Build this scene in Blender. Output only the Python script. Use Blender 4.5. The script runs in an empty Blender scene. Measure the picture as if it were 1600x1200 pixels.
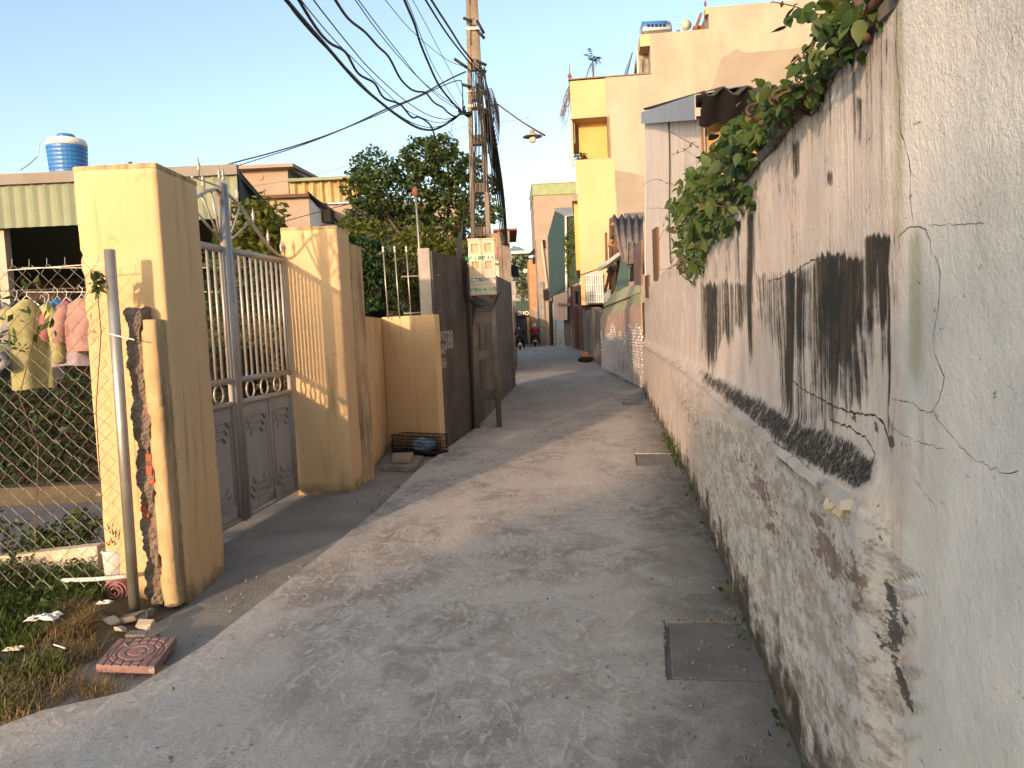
import bpy, bmesh, math, random
import numpy as np
from mathutils import Vector, Matrix, Euler
R_=math.radians; PI=math.pi
random.seed(7); rng=np.random.default_rng(11)
scene=bpy.context.scene; COL=scene.collection

# ------------------------------------------------------------ camera
H=1.55; FPX=1200.0
_p=R_(4.2); _r=R_(2.6)
CF=np.array([0,math.cos(_p),-math.sin(_p)]); _u=np.array([0,math.sin(_p),math.cos(_p)]); _x=np.array([1.,0,0])
CR=_x*math.cos(_r)-_u*math.sin(_r); CU=_u*math.cos(_r)+_x*math.sin(_r)
cam=bpy.data.cameras.new('camera'); camo=bpy.data.objects.new('camera',cam); COL.objects.link(camo)
cam.sensor_width=36; cam.lens=36*FPX/1600; cam.clip_start=.05; cam.clip_end=2000
m=Matrix(((CR[0],CU[0],-CF[0],0),(CR[1],CU[1],-CF[1],0),(CR[2],CU[2],-CF[2],H),(0,0,0,1)))
camo.matrix_world=m; scene.camera=camo

# ------------------------------------------------------------ light
SUN_AZ=R_(24); SUN_EL=R_(11)            # light travels towards +x (sin) and +y (cos), downwards
DH=np.array([math.sin(SUN_AZ),math.cos(SUN_AZ)]); NH=np.array([DH[1],-DH[0]])
sd=bpy.data.lights.new('sun','SUN'); sd.energy=2.3; sd.angle=R_(1.2); sd.color=(1,.66,.43)
so=bpy.data.objects.new('sun',sd); COL.objects.link(so)
dirv=Vector((DH[0]*math.cos(SUN_EL),DH[1]*math.cos(SUN_EL),-math.sin(SUN_EL)))
so.rotation_euler=dirv.to_track_quat('-Z','Y').to_euler()
world=bpy.data.worlds.new('World'); scene.world=world; world.use_nodes=True
wn=world.node_tree; wn.nodes.clear()
sky=wn.nodes.new('ShaderNodeTexSky'); sky.sky_type='NISHITA'; sky.sun_disc=False
sky.sun_elevation=SUN_EL; sky.sun_rotation=PI+SUN_AZ; sky.altitude=0; sky.air_density=1.0; sky.dust_density=2.0; sky.ozone_density=1.0
hs=wn.nodes.new('ShaderNodeHueSaturation'); hs.inputs['Saturation'].default_value=.95
bg=wn.nodes.new('ShaderNodeBackground'); bg.inputs['Strength'].default_value=.15
wo=wn.nodes.new('ShaderNodeOutputWorld')
wn.links.new(sky.outputs[0],hs.inputs['Color']); wn.links.new(hs.outputs[0],bg.inputs['Color']); wn.links.new(bg.outputs[0],wo.inputs['Surface'])
scene.view_settings.view_transform='Standard'; scene.view_settings.look='None'
scene.view_settings.exposure=1.24; scene.view_settings.gamma=1
scene.render.resolution_x=1024; scene.render.resolution_y=768

# ------------------------------------------------------------ measuring helpers (photo point -> metres)
def ray(x,y): return CF+CR*((x-800)/FPX)+CU*((600-y)/FPX)
def AT(x,y,Y):
    d=ray(x,y); return d*(Y/d[1])+np.array([0,0,H])
def G(x,y,z=0.0):
    d=ray(x,y); return d*((z-H)/d[2])+np.array([0,0,H])
WA=np.array([.614,0.]); WB_=np.array([1.765,7.656]); WC=np.array([2.996,17.27])
def wallx(y):
    if y<WB_[1]: return WA[0]+(WB_[0]-WA[0])*y/WB_[1]
    return WB_[0]+(WC[0]-WB_[0])*(y-WB_[1])/(WC[1]-WB_[1])
def WL(px,py,off=0.0):
    d=ray(px,py)
    for P,Q in ((WA,WB_),(WB_,WC)):
        n=np.array([Q[1]-P[1],-(Q[0]-P[0])]); t=(P@n)/(d[:2]@n); X=d*t+np.array([0,0,H])
        if X[1]<WB_[1] or P is WB_: break
    X[0]-=off; return X
def PRJ(V):
    v=V-np.array([0,0,H]); z=v@CF; return 800+FPX*(v@CR)/z, 600-FPX*(v@CU)/z

# ------------------------------------------------------------ materials
def nd(nt,t,**k):
    n=nt.nodes.new('ShaderNode'+t)
    for a,b in k.items():
        if a.startswith('_'): setattr(n,a[1:],b)
        else: n.inputs[a.replace('__',' ')].default_value=b
    return n
class NT:
    def __init__(s,name):
        s.m=bpy.data.materials.new(name); s.m.use_nodes=True; s.t=s.m.node_tree
        s.b=s.t.nodes['Principled BSDF']; s.o=s.t.nodes['Material Output']
        s.pos=nd(s.t,'NewGeometry').outputs['Position']
    def L(s,a,b): s.t.links.new(a,b)
    def sc(s,v,src=None):
        n=nd(s.t,'VectorMath',_operation='MULTIPLY'); s.L(src or s.pos,n.inputs[0]); n.inputs[1].default_value=v; return n.outputs[0]
    def noise(s,scale,src=None,detail=5,rough=.55,dist=0):
        n=nd(s.t,'TexNoise',Scale=scale,Detail=detail,Roughness=rough,Distortion=dist); s.L(src or s.pos,n.inputs['Vector']); return n.outputs['Fac']
    def ramp(s,f,lo,hi,a=0.,b=1.):
        n=nd(s.t,'MapRange',_interpolation_type='SMOOTHSTEP'); s.L(f,n.inputs[0])
        n.inputs[1].default_value=lo; n.inputs[2].default_value=hi; n.inputs[3].default_value=a; n.inputs[4].default_value=b; return n.outputs[0]
    def mth(s,op,a,b=None,c=None):
        n=nd(s.t,'Math',_operation=op)
        for i,v in enumerate((a,b,c)):
            if v is None: continue
            if isinstance(v,(int,float)): n.inputs[i].default_value=v
            else: s.L(v,n.inputs[i])
        return n.outputs[0]
    def mix(s,f,a,b,mode='MIX'):
        n=nd(s.t,'Mix',_data_type='RGBA',_blend_type=mode)
        for i,v in ((0,f),(6,a),(7,b)):
            if isinstance(v,(int,float)): n.inputs[i].default_value=v
            elif isinstance(v,tuple): n.inputs[i].default_value=(v+(1,))[:4]
            else: s.L(v,n.inputs[i])
        return n.outputs[2]
    def attr(s,name): 
        n=nd(s.t,'Attribute'); n.attribute_name=name; return n.outputs['Fac']
    def sep(s,src=None):
        n=nd(s.t,'SeparateXYZ'); s.L(src or s.pos,n.inputs[0]); return n.outputs
    def bump(s,h,strength=.3,dist=.01):
        n=nd(s.t,'Bump',Strength=strength,Distance=dist); s.L(h,n.inputs['Height']); s.L(n.outputs[0],s.b.inputs['Normal'])
    def col(s,c):
        if isinstance(c,tuple): s.b.inputs['Base Color'].default_value=(c+(1,))[:4]
        else: s.L(c,s.b.inputs['Base Color'])
def MAT(name,c1,c2=None,scale=2.,rough=.85,bump=.25,bs=60.,streak=None,sk=(.5,.75),metal=0.,spec=.3,dirt=None,dz=(0,.25),aniso=None,bd=.004,spot=None,fs=1):
    T=NT(name); src=T.sc(aniso) if aniso else T.pos
    if c2 is None: c2=tuple(v*.8 for v in c1)
    c=T.mix(T.ramp(T.noise(scale,src),.3,.7),c1,c2)
    f=T.noise(bs,src,3)
    c=T.mix(T.ramp(f,.35,.65,0,.35),c,tuple(v*.8 for v in c1))
    if streak:
        s_=T.noise(1.,T.sc((9*fs,9*fs,.8)),6,.62); big=T.noise(.9,None,3)
        s2=T.mth('MULTIPLY',T.ramp(s_,sk[0],sk[1]),T.ramp(big,.35,.65,.15,1))
        c=T.mix(s2,c,streak)
    if spot:
        c=T.mix(T.ramp(T.noise(5,None,6,.7),.62,.68,0,.8),c,spot)
    if dirt:
        z=T.sep()[2]; n=T.noise(6,None,5)
        zz=T.mth('ADD',z,T.mth('MULTIPLY',T.mth('SUBTRACT',n,.5),-.5))
        c=T.mix(T.ramp(zz,dz[0],dz[1],.85,0),c,dirt)
    T.col(c); T.b.inputs['Roughness'].default_value=rough; T.b.inputs['Metallic'].default_value=metal
    T.b.inputs['Specular IOR Level'].default_value=spec
    if bump: T.bump(T.mth('ADD',f,T.mth('MULTIPLY',T.noise(bs*.15,src,4),2.)),bump,bd)
    return T.m
def LEAF(name,a,b,tr=.35):
    T=NT(name); r=T.attr('rnd'); c=T.mix(r,a,b); T.col(c); T.b.inputs['Roughness'].default_value=.5
    T.b.inputs['Specular IOR Level'].default_value=.35
    t=nd(T.t,'BsdfTranslucent'); T.L(T.mix(.5,c,(a[0]*1.6,a[1]*1.5,a[2])),t.inputs[0]); mx=nd(T.t,'MixShader',Fac=tr)
    T.L(T.b.outputs[0],mx.inputs[1]); T.L(t.outputs[0],mx.inputs[2]); T.L(mx.outputs[0],T.o.inputs[0]); return T.m

YEL=MAT('yellow_plaster',(.67,.46,.25),(.59,.395,.205),1.3,.88,.22,45,streak=(.36,.24,.11),sk=(.50,.74),spot=(.48,.33,.16),dirt=(.13,.1,.06),dz=(-.1,.16))
YELT=MAT('yellow_plaster_weathered',(.56,.40,.22),(.40,.28,.13),4.3,.9,.3,40,streak=(.16,.11,.07),sk=(.42,.62),spot=(.2,.14,.08))
YEL2=MAT('bright_yellow_paint',(.57,.39,.22),(.51,.345,.19),.6,.85,.1,20,streak=(.5,.38,.2),sk=(.55,.8))
YEL3=MAT('deep_yellow_paint',(.60,.38,.14),None,.6,.85,.1,20)
CONC=MAT('grey_concrete',(.32,.29,.25),(.2,.18,.16),2.5,.92,.5,50,streak=(.06,.055,.05))
CONCL=MAT('light_concrete',(.38,.35,.31),(.27,.25,.22),3,.92,.4,50,streak=(.1,.09,.08))
DARKW=MAT('sooty_render',(.11,.098,.09),(.055,.05,.046),2.0,.95,.6,40,streak=(.2,.17,.16),sk=(.55,.8),bd=.01)
DARKW2=MAT('grey_sooty_render',(.17,.16,.15),(.10,.095,.09),1.6,.95,.5,30,streak=(.04,.04,.04),sk=(.45,.7))
POLE=MAT('pole_concrete',(.25,.205,.17),(.16,.135,.115),3,.92,.6,70,streak=(.10,.07,.055),bd=.006,dirt=(.06,.05,.042),dz=(.2,1.6))
METAL=MAT('galvanised_steel',(.45,.43,.38),(.36,.33,.28),8,.42,.1,90,metal=.7,spec=.5,spot=(.3,.2,.12))
GATEP=MAT('gate_grey_paint',(.38,.345,.32),(.31,.28,.255),1.6,.6,.12,50,streak=(.36,.33,.31),sk=(.5,.75),spec=.4,dirt=(.12,.1,.09),dz=(0,.12))
GATEM=MAT('gate_tube_metal',(.42,.38,.34),(.33,.3,.27),6,.4,.1,80,metal=.35,spec=.5,spot=(.25,.13,.07))
WIRE=MAT('wire_metal',(.17,.165,.15),(.10,.09,.08),9,.5,0,50,metal=.5)
BLACK=MAT('black_rubber',(.012,.012,.013),None,5,.6,0)
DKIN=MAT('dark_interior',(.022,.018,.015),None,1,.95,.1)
RUST=MAT('rusty_iron',(.12,.06,.04),(.08,.05,.04),6,.8,.3,60)
WHITE=MAT('white_paint',(.72,.70,.65),(.6,.58,.53),3,.6,.1,50)
CREAM=MAT('cream_render',(.62,.55,.42),(.5,.42,.3),4,.9,.3,50,streak=(.2,.16,.1))
TAN=MAT('tan_render',(.34,.27,.215),(.28,.22,.175),.8,.9,.2,14,streak=(.3,.21,.15),sk=(.5,.85))
TAN2=MAT('raw_beige_render',(.37,.32,.26),(.32,.275,.22),.5,.9,.2,10,streak=(.35,.27,.19),sk=(.5,.85))
BRICKR=MAT('red_brick',(.45,.12,.06),(.32,.1,.06),12,.9,.6,80)
BRICKFAR=MAT('far_brick',(.40,.24,.14),(.30,.17,.1),2,.9,.3,20,streak=(.18,.12,.08))
BRICKW=MAT('whitewashed_brick',(.78,.74,.70),(.56,.5,.47),3.5,.92,.5,60,streak=(.08,.07,.07),sk=(.5,.7),spot=(.35,.17,.12))
MORT=MAT('dirty_mortar',(.07,.06,.05),(.04,.035,.03),6,.95,.4,60)
PINKR=MAT('pinkish_render',(.56,.40,.31),(.45,.33,.27),2,.9,.3,40,streak=(.2,.14,.11))
GREENM=MAT('pale_green_sheet',(.19,.225,.15),(.155,.185,.125),1.5,.6,.05,30,streak=(.27,.27,.19),sk=(.5,.8),spec=.4)
GREEND=MAT('dark_green_sheet',(.025,.058,.043),(.02,.047,.035),1,.6,.05,30,streak=(.1,.13,.1),sk=(.6,.9))
YSHEET=MAT('yellow_sheet',(.50,.37,.18),(.36,.25,.12),3,.7,.1,30,streak=(.14,.09,.05),sk=(.42,.62))  # dark streaks paint in the shadows between the ribs
AWN=MAT('faded_green_awning',(.42,.42,.24),(.36,.37,.21),2,.7,.1,30,streak=(.24,.24,.14))
BLUEP=MAT('blue_plastic',(.035,.17,.46),(.03,.14,.40),2,.42,.05,40,spec=.5)
STEEL=MAT('stainless_steel',(.62,.62,.6),None,2,.25,0,metal=.9)
BLUEW=MAT('light_blue_wall',(.40,.44,.47),(.32,.36,.4),1,.9,.2,20,streak=(.2,.2,.2))
REDBR=MAT('red_brown_paint',(.20,.08,.06),(.15,.07,.05),1.5,.85,.2,20)
WOOD=MAT('old_timber',(.16,.09,.05),(.09,.055,.035),4,.9,.4,40,aniso=(1,1,.3))
TILEG=MAT('weathered_fibre_sheet',(.23,.2,.18),(.14,.12,.11),3,.92,.4,40,streak=(.07,.06,.05))
PINKT=MAT('pink_paver',(.31,.185,.165),(.24,.14,.13),5,.9,.5,90,spot=(.45,.36,.33))
STONE=MAT('rough_stone',(.26,.23,.18),(.17,.15,.12),5,.95,.7,50,bd=.01)
PAPER=MAT('white_paper',(.8,.78,.74),None,5,.9,.1)
TEAL=MAT('teal_board',(.12,.2,.17),(.09,.15,.13),2,.8,.1)
BARK=MAT('bark',(.12,.09,.065),(.07,.055,.04),8,.95,.8,40,aniso=(3,3,.6),bd=.01)
VSTEM=MAT('vine_stem',(.13,.075,.05),(.09,.055,.035),9,.9,.4,60)
L_TREE=LEAF('tree_leaves',(.03,.06,.018),(.095,.13,.038))
L_TREE2=LEAF('yellow_green_leaves',(.07,.10,.015),(.15,.15,.025))
L_HEDGE=LEAF('dark_creeper_leaves',(.012,.035,.012),(.04,.085,.022))
L_VINE=LEAF('vine_leaves',(.025,.055,.01),(.10,.14,.03),.3)
L_DEAD=LEAF('dead_leaves',(.10,.06,.03),(.2,.13,.06),.2)
L_GRASS=LEAF('grass_blades',(.05,.10,.02),(.16,.19,.04),.3)
L_DRY=LEAF('dry_grass',(.19,.13,.06),(.32,.23,.1),.2)

# ------------------------------------------------------------ object helpers
WLOC={}
class MB:
    def __init__(s): s.v=[]; s.f=[]
    def add(s,v,f):
        o=len(s.v); s.v+= [tuple(map(float,p)) for p in v]; s.f+=[tuple(i+o for i in q) for q in f]; return s
    def box(s,x0,x1,y0,y1,z0,z1):
        return s.add([(x0,y0,z0),(x1,y0,z0),(x1,y1,z0),(x0,y1,z0),(x0,y0,z1),(x1,y0,z1),(x1,y1,z1),(x0,y1,z1)],
          [(0,3,2,1),(4,5,6,7),(0,1,5,4),(1,2,6,5),(2,3,7,6),(3,0,4,7)])
    def bx(s,c,size,M=None):
        hx,hy,hz=[q/2 for q in size]
        P=[Vector(q) for q in ((-hx,-hy,-hz),(hx,-hy,-hz),(hx,hy,-hz),(-hx,hy,-hz),(-hx,-hy,hz),(hx,-hy,hz),(hx,hy,hz),(-hx,hy,hz))]
        if M is not None: P=[M@q for q in P]
        return s.add([q+Vector(c) for q in P],[(0,3,2,1),(4,5,6,7),(0,1,5,4),(1,2,6,5),(2,3,7,6),(3,0,4,7)])
    def prism(s,poly,z0,z1):   # plan polygon ccw; z1 may be list
        n=len(poly); zt=z1 if hasattr(z1,'__len__') else [z1]*n; zb=z0 if hasattr(z0,'__len__') else [z0]*n
        v=[(p[0],p[1],zb[i]) for i,p in enumerate(poly)]+[(p[0],p[1],zt[i]) for i,p in enumerate(poly)]
        f=[tuple(range(n))[::-1],tuple(range(n,2*n))]+[(i,(i+1)%n,(i+1)%n+n,i+n) for i in range(n)]
        return s.add(v,f)
    def slab(s,pts,th):        # quad of 3D points thickened along its normal
        P=[np.array(p,float) for p in pts]; n=np.cross(P[1]-P[0],P[2]-P[0]); n=n/np.linalg.norm(n)*th; k=len(P)
        return s.add(P+[p+n for p in P],[tuple(range(k))[::-1],tuple(range(k,2*k))]+[(i,(i+1)%k,(i+1)%k+k,i+k) for i in range(k)])
    def tube(s,pts,r,n=6,cap=True):
        P=[Vector(p) for p in pts]; rr=r if hasattr(r,'__len__') else [r]*len(P); vs=[]; fs=[]; up=None
        for i,p in enumerate(P):
            t=(P[min(i+1,len(P)-1)]-P[max(i-1,0)]).normalized()
            if up is None: up=t.orthogonal().normalized()
            up=(up-t*up.dot(t)); up=up.normalized() if up.length>1e-6 else t.orthogonal().normalized()
            b=t.cross(up)
            for k in range(n):
                a=2*PI*k/n; vs.append(p+(up*math.cos(a)+b*math.sin(a))*rr[i])
        for i in range(len(P)-1):
            for k in range(n): a=i*n+k; b=i*n+(k+1)%n; fs.append((a,b,b+n,a+n))
        if cap: fs.append(tuple(range(n))[::-1]); fs.append(tuple(range(len(vs)-n,len(vs))))
        return s.add(vs,fs)
    def lathe(s,prof,c=(0,0,0),n=16,M=None):
        vs=[];fs=[]
        for r,z in prof:
            for k in range(n):
                q=Vector((r*math.cos(2*PI*k/n),r*math.sin(2*PI*k/n),z)); q=M@q if M is not None else q; vs.append(q+Vector(c))
        for i in range(len(prof)-1):
            for k in range(n): a=i*n+k;b=i*n+(k+1)%n; fs.append((a,b,b+n,a+n))
        fs.append(tuple(range(n))[::-1]); fs.append(tuple(range(len(vs)-n,len(vs))))
        return s.add(vs,fs)
def mesh(name,mb,mat,L=(0,0,0),smooth=False):
    me=bpy.data.meshes.new(name); L=tuple(L)
    me.from_pydata([(a-L[0],b-L[1],c-L[2]) for a,b,c in mb.v],[],mb.f); me.materials.append(mat)
    if smooth: me.polygons.foreach_set('use_smooth',[True]*len(me.polygons))
    me.update(); return me
def thing(name,label,cat,loc,group=None):
    o=bpy.data.objects.new(name,None); COL.objects.link(o); o.empty_display_size=.2
    o.location=tuple(map(float,loc)); WLOC[o.name]=tuple(map(float,loc)); o['label']=label; o['category']=cat
    if group: o['group']=group
    return o
def part(name,mb,mat,parent,smooth=False,bevel=0,label=None):
    L=WLOC[parent.name]; o=bpy.data.objects.new(name,mesh(name,mb,mat,L,smooth)); COL.objects.link(o); o.parent=parent; WLOC[o.name]=L
    if bevel: b=o.modifiers.new('b','BEVEL'); b.width=bevel; b.segments=2; b.limit_method='ANGLE'
    if label: o['label']=label
    return o
def solo(name,mb,mat,label,cat,group=None,smooth=False,bevel=0,loc=None):
    a=np.array(mb.v); L=loc or (a[:,0].mean(),a[:,1].mean(),a[:,2].min())
    o=bpy.data.objects.new(name,mesh(name,mb,mat,L,smooth)); COL.objects.link(o); o.location=L; WLOC[o.name]=tuple(L)
    o['label']=label; o['category']=cat
    if group: o['group']=group
    if bevel: b=o.modifiers.new('b','BEVEL'); b.width=bevel; b.segments=2; b.limit_method='ANGLE'
    return o
def struct(name,mb,mat,smooth=False):
    o=bpy.data.objects.new(name,mesh(name,mb,mat,(0,0,0),smooth)); COL.objects.link(o); o['kind']='structure'; WLOC[o.name]=(0,0,0); return o
def inst(name,me,parent,loc,rot=(0,0,0),sc=1):   # shared-mesh piece, loc in world
    L=WLOC[parent.name]; o=bpy.data.objects.new(name,me); COL.objects.link(o); o.parent=parent
    o.location=(loc[0]-L[0],loc[1]-L[1],loc[2]-L[2]); o.rotation_euler=rot
    o.scale=(sc,sc,sc) if not hasattr(sc,'__len__') else sc
    return o
def text_mb(txt,h,M,weight=.0,depth=.0015):
    cu=bpy.data.curves.new('t','FONT'); cu.body=txt; cu.size=h; cu.extrude=depth; cu.offset=weight; cu.align_x='CENTER'; cu.resolution_u=2
    ob=bpy.data.objects.new('t',cu); COL.objects.link(ob); dg=bpy.context.evaluated_depsgraph_get(); dg.update()
    me=bpy.data.meshes.new_from_object(ob.evaluated_get(dg)); mb=MB()
    mb.add([M@v.co for v in me.vertices],[tuple(p.vertices) for p in me.polygons])
    bpy.data.objects.remove(ob); bpy.data.curves.remove(cu); bpy.data.meshes.remove(me); return mb
def blobs(specs,dens):   # [(centre, radii, n)] -> leaf positions biased to the shell
    out=[]
    for c,r,n in specs:
        n=int(n*dens); v=rng.normal(size=(n,3)); v/=np.linalg.norm(v,axis=1)[:,None]
        rad=rng.uniform(.35,1,n)**.5; lump=1+.18*np.sin(v[:,0]*5+c[0]*3)*np.cos(v[:,2]*6+c[1])
        out.append(np.array(c)+v*(rad*lump)[:,None]*np.array(r))
    return np.vstack(out)
def leafmesh(name,C,size,mat,asp=2.,up=.35,droop=0.):
    n=len(C); N=rng.normal(size=(n,3)); N[:,2]=np.abs(N[:,2])+up; N/=np.linalg.norm(N,axis=1)[:,None]
    T=rng.normal(size=(n,3)); T[:,2]-=droop; T-=N*(N*T).sum(1)[:,None]; T/=np.linalg.norm(T,axis=1)[:,None]; B=np.cross(N,T)
    s=size*rng.uniform(.6,1.25,n)[:,None]; w=s/asp
    V=np.stack([C-T*s*.5,C+B*w*.5+N*w*.12,C+T*s*.5,C-B*w*.5+N*w*.12],1).reshape(-1,3)
    me=bpy.data.meshes.new(name); me.vertices.add(4*n); me.vertices.foreach_set('co',V.ravel())
    me.loops.add(4*n); me.polygons.add(n); me.loops.foreach_set('vertex_index',np.arange(4*n)); me.polygons.foreach_set('loop_start',np.arange(n)*4)
    me.update(calc_edges=True); a=me.attributes.new('rnd','FLOAT','FACE'); a.data.foreach_set('value',rng.random(n)); me.materials.append(mat); return me
def leafpart(name,C,size,mat,parent,asp=2.,up=.35,droop=0.,kind=None):
    L=np.array(WLOC[parent.name]); o=bpy.data.objects.new(name,leafmesh(name,C-L,size,mat,asp,up,droop)); COL.objects.link(o); o.parent=parent
    if kind: o['kind']=kind
    return o
def leafsolo(name,C,size,mat,asp=2.,up=.35,droop=0.):
    o=bpy.data.objects.new(name,leafmesh(name,C,size,mat,asp,up,droop)); COL.objects.link(o); return o
def grid_attr(name,nu,nv,fn,mat,attrs):
    """grid mesh; fn(u,v)->(x,y,z) arrays; attrs dict name->array computed from verts"""
    u,v=np.meshgrid(np.linspace(0,1,nu),np.linspace(0,1,nv),indexing='ij'); V=np.stack(fn(u,v),-1).reshape(-1,3)
    i=np.arange(nu*nv).reshape(nu,nv); F=np.stack([i[:-1,:-1],i[1:,:-1],i[1:,1:],i[:-1,1:]],-1).reshape(-1,4)
    me=bpy.data.meshes.new(name); me.vertices.add(len(V)); me.vertices.foreach_set('co',V.ravel())
    me.loops.add(F.size); me.polygons.add(len(F)); me.loops.foreach_set('vertex_index',F.ravel()); me.polygons.foreach_set('loop_start',np.arange(len(F))*4)
    me.update(calc_edges=True); me.materials.append(mat)
    for k,f in attrs.items():
        a=me.attributes.new(k,'FLOAT','POINT'); a.data.foreach_set('value',np.asarray(f(V),dtype=np.float32).ravel())
    me.polygons.foreach_set('use_smooth',[True]*len(F)); return me,V
def smooth01(x): x=np.clip(x,0,1); return x*x*(3-2*x)
def polymask(px,py,poly,soft):
    """signed-distance soft polygon mask"""
    P=np.array(poly,float); n=len(P); d=np.full(px.shape,1e9); ins=np.zeros(px.shape,bool)
    for i in range(n):
        a=P[i];b=P[(i+1)%n]; e=b-a; w0=px-a[0]; w1=py-a[1]; t=np.clip((w0*e[0]+w1*e[1])/(e@e),0,1)
        d=np.minimum(d,np.hypot(w0-e[0]*t,w1-e[1]*t))
        c=((a[1]>py)!=(b[1]>py))&(px<(b[0]-a[0])*(py-a[1])/((b[1]-a[1]) or 1e-9)+a[0]); ins^=c
    sd=np.where(ins,d,-d); return smooth01(.5+sd/(2*soft))

# ============================================================ GROUND
def road_mat():
    T=NT('worn_concrete_road'); x,y,z=T.sep()
    big=T.noise(.9,T.sc((1,.6,1)),5,.6,.6); mid=T.noise(3.5,T.sc((1.,.8,1)),6,.65,1.2); fine=T.noise(140,None,4,.7); mic=T.noise(30,None,5,.7)
    c=T.mix(T.ramp(big,.40,.60),(.56,.50,.43),(.31,.275,.235)); c=T.mix(T.ramp(T.noise(.45,None,4,.6,1.),.46,.6,0,.55),c,(.26,.225,.19))
    c=T.mix(T.ramp(mid,.42,.60,0,.8),c,(.52,.49,.44))
    sw=T.noise(9,T.sc((1,.45,1)),6,.7,3.0); c=T.mix(T.ramp(sw,.52,.62,0,.7),c,(.66,.61,.53))
    sw2=T.noise(14,T.sc((.6,1.4,1)),5,.7,4.); c=T.mix(T.ramp(sw2,.54,.66,0,.6),c,(.17,.158,.14))
    c=T.mix(T.ramp(fine,.4,.62,0,.3),c,(.18,.165,.145))
    c=T.mix(T.ramp(mic,.52,.66,0,.35),c,(.6,.56,.49))
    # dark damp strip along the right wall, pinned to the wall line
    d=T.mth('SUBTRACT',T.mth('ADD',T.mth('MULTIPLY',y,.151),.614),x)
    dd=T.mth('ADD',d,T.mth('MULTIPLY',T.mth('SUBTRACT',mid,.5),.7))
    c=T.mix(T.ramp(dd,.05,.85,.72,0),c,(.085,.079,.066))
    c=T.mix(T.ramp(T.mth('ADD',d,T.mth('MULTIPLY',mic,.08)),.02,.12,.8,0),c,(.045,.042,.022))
    yy=T.mth('ADD',y,T.mth('MULTIPLY',mid,3.)); c=T.mix(T.ramp(yy,12,17,0,.45),c,(.2,.19,.18))
    vo=nd(T.t,'TexVoronoi',Scale=5.,Randomness=1.); T.L(T.pos,vo.inputs['Vector'])
    c=T.mix(T.ramp(vo.outputs['Distance'],.035,.06,.75,0),c,(.075,.07,.06))
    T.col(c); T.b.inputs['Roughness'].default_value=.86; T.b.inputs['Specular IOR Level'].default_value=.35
    h=T.mth('ADD',T.mth('MULTIPLY',fine,.5),T.mth('ADD',T.mth('MULTIPLY',sw,1.2),T.mth('MULTIPLY',mic,1.))); T.bump(h,.7,.006)
    return T.m
ROAD=road_mat()
APRON=MAT('dark_stained_concrete',(.32,.295,.25),(.20,.185,.16),1.4,.9,.7,60,spot=(.46,.43,.37),bd=.006)
SLABM=MAT('drain_cover_concrete',(.22,.205,.18),(.15,.14,.12),3,.9,.8,80,spot=(.34,.32,.28),bd=.005)
SOIL=MAT('dry_soil',(.16,.12,.075),(.10,.08,.045),5,.97,.9,40,bd=.015,spot=(.25,.2,.14))
g=MB(); g.add([(-400,-200,-.12),(400,-200,-.12),(400,600,-.12),(-400,600,-.12)],[(0,1,2,3)]); struct('ground',g,SOIL)
left=[(-9,-6),(-5.2,1.3),(-3.2,2.45),tuple(G(0,1135)[:2]),tuple(G(64,1110)[:2]),tuple(G(200,1080)[:2]),tuple(G(320,1008)[:2]),(-1.553,4.386),(-1.243,6.631),(-1.10,8.61),(-.93,9.84),(-.64,11.8),(-.5,13),(0.046,19.94),(.3,35),(.486,56),(-3.5,64)]
right=[(4.3,72),(4.3,58),(4.304,45.2),(3.2,27),(2.996,17.27),(1.765,7.656),(.614,0),(.3,-2),(-2,-8)]
holes=[[G(1037,971),G(1040,1056+6),G(1218,1066),G(1176,972)],[G(992,708),G(994,727),G(1060,728),G(1050,708)],[G(972,628),G(974,633),G(1012,633),G(1008,628)]]
bm=bmesh.new(); ed=[]
for lp in [left+right]+[[(p[0],p[1]) for p in h] for h in holes]:
    vs=[bm.verts.new((p[0],p[1],0)) for p in lp]
    for i in range(len(vs)): ed.append(bm.edges.new((vs[i],vs[(i+1)%len(vs)])))
bmesh.ops.triangle_fill(bm,use_beauty=True,edges=ed)
r=bmesh.ops.extrude_edge_only(bm,edges=[e for e in bm.edges if len(e.link_faces)==1])
for v in r['geom']:
    if isinstance(v,bmesh.types.BMVert): v.co.z=-.08
bmesh.ops.recalc_face_normals(bm,faces=bm.faces[:])
me=bpy.data.meshes.new('road'); bm.to_mesh(me); bm.free(); me.materials.append(ROAD)
ro=bpy.data.objects.new('road',me); COL.objects.link(ro); ro['kind']='structure'
dlab=['large rectangular concrete drain cover near the camera by the right wall','medium concrete drain cover halfway along the right wall with weeds beside it','farthest small concrete drain cover at the foot of the right wall']
for k,h in enumerate(holes):
    c=sum(h)/4; q=[c+(p-c)*(.94 if k==0 else .93) for p in h]
    if k==0: q=[p+np.array([.014,.0,0]) for p in q]
    mb=MB(); mb.prism([(p[0],p[1]) for p in q][::1],-.05,-.002-.003*k)
    solo('drain_cover',mb,SLABM,dlab[k],'drain cover','concrete covers let into the lane',bevel=.006)
mb=MB(); mb.add([(-9,2,-.03),(1,2,-.03),(1,16,-.03),(-9,16,-.03)],[(0,1,2,3)])
struct('pavement',mb,APRON)
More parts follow.
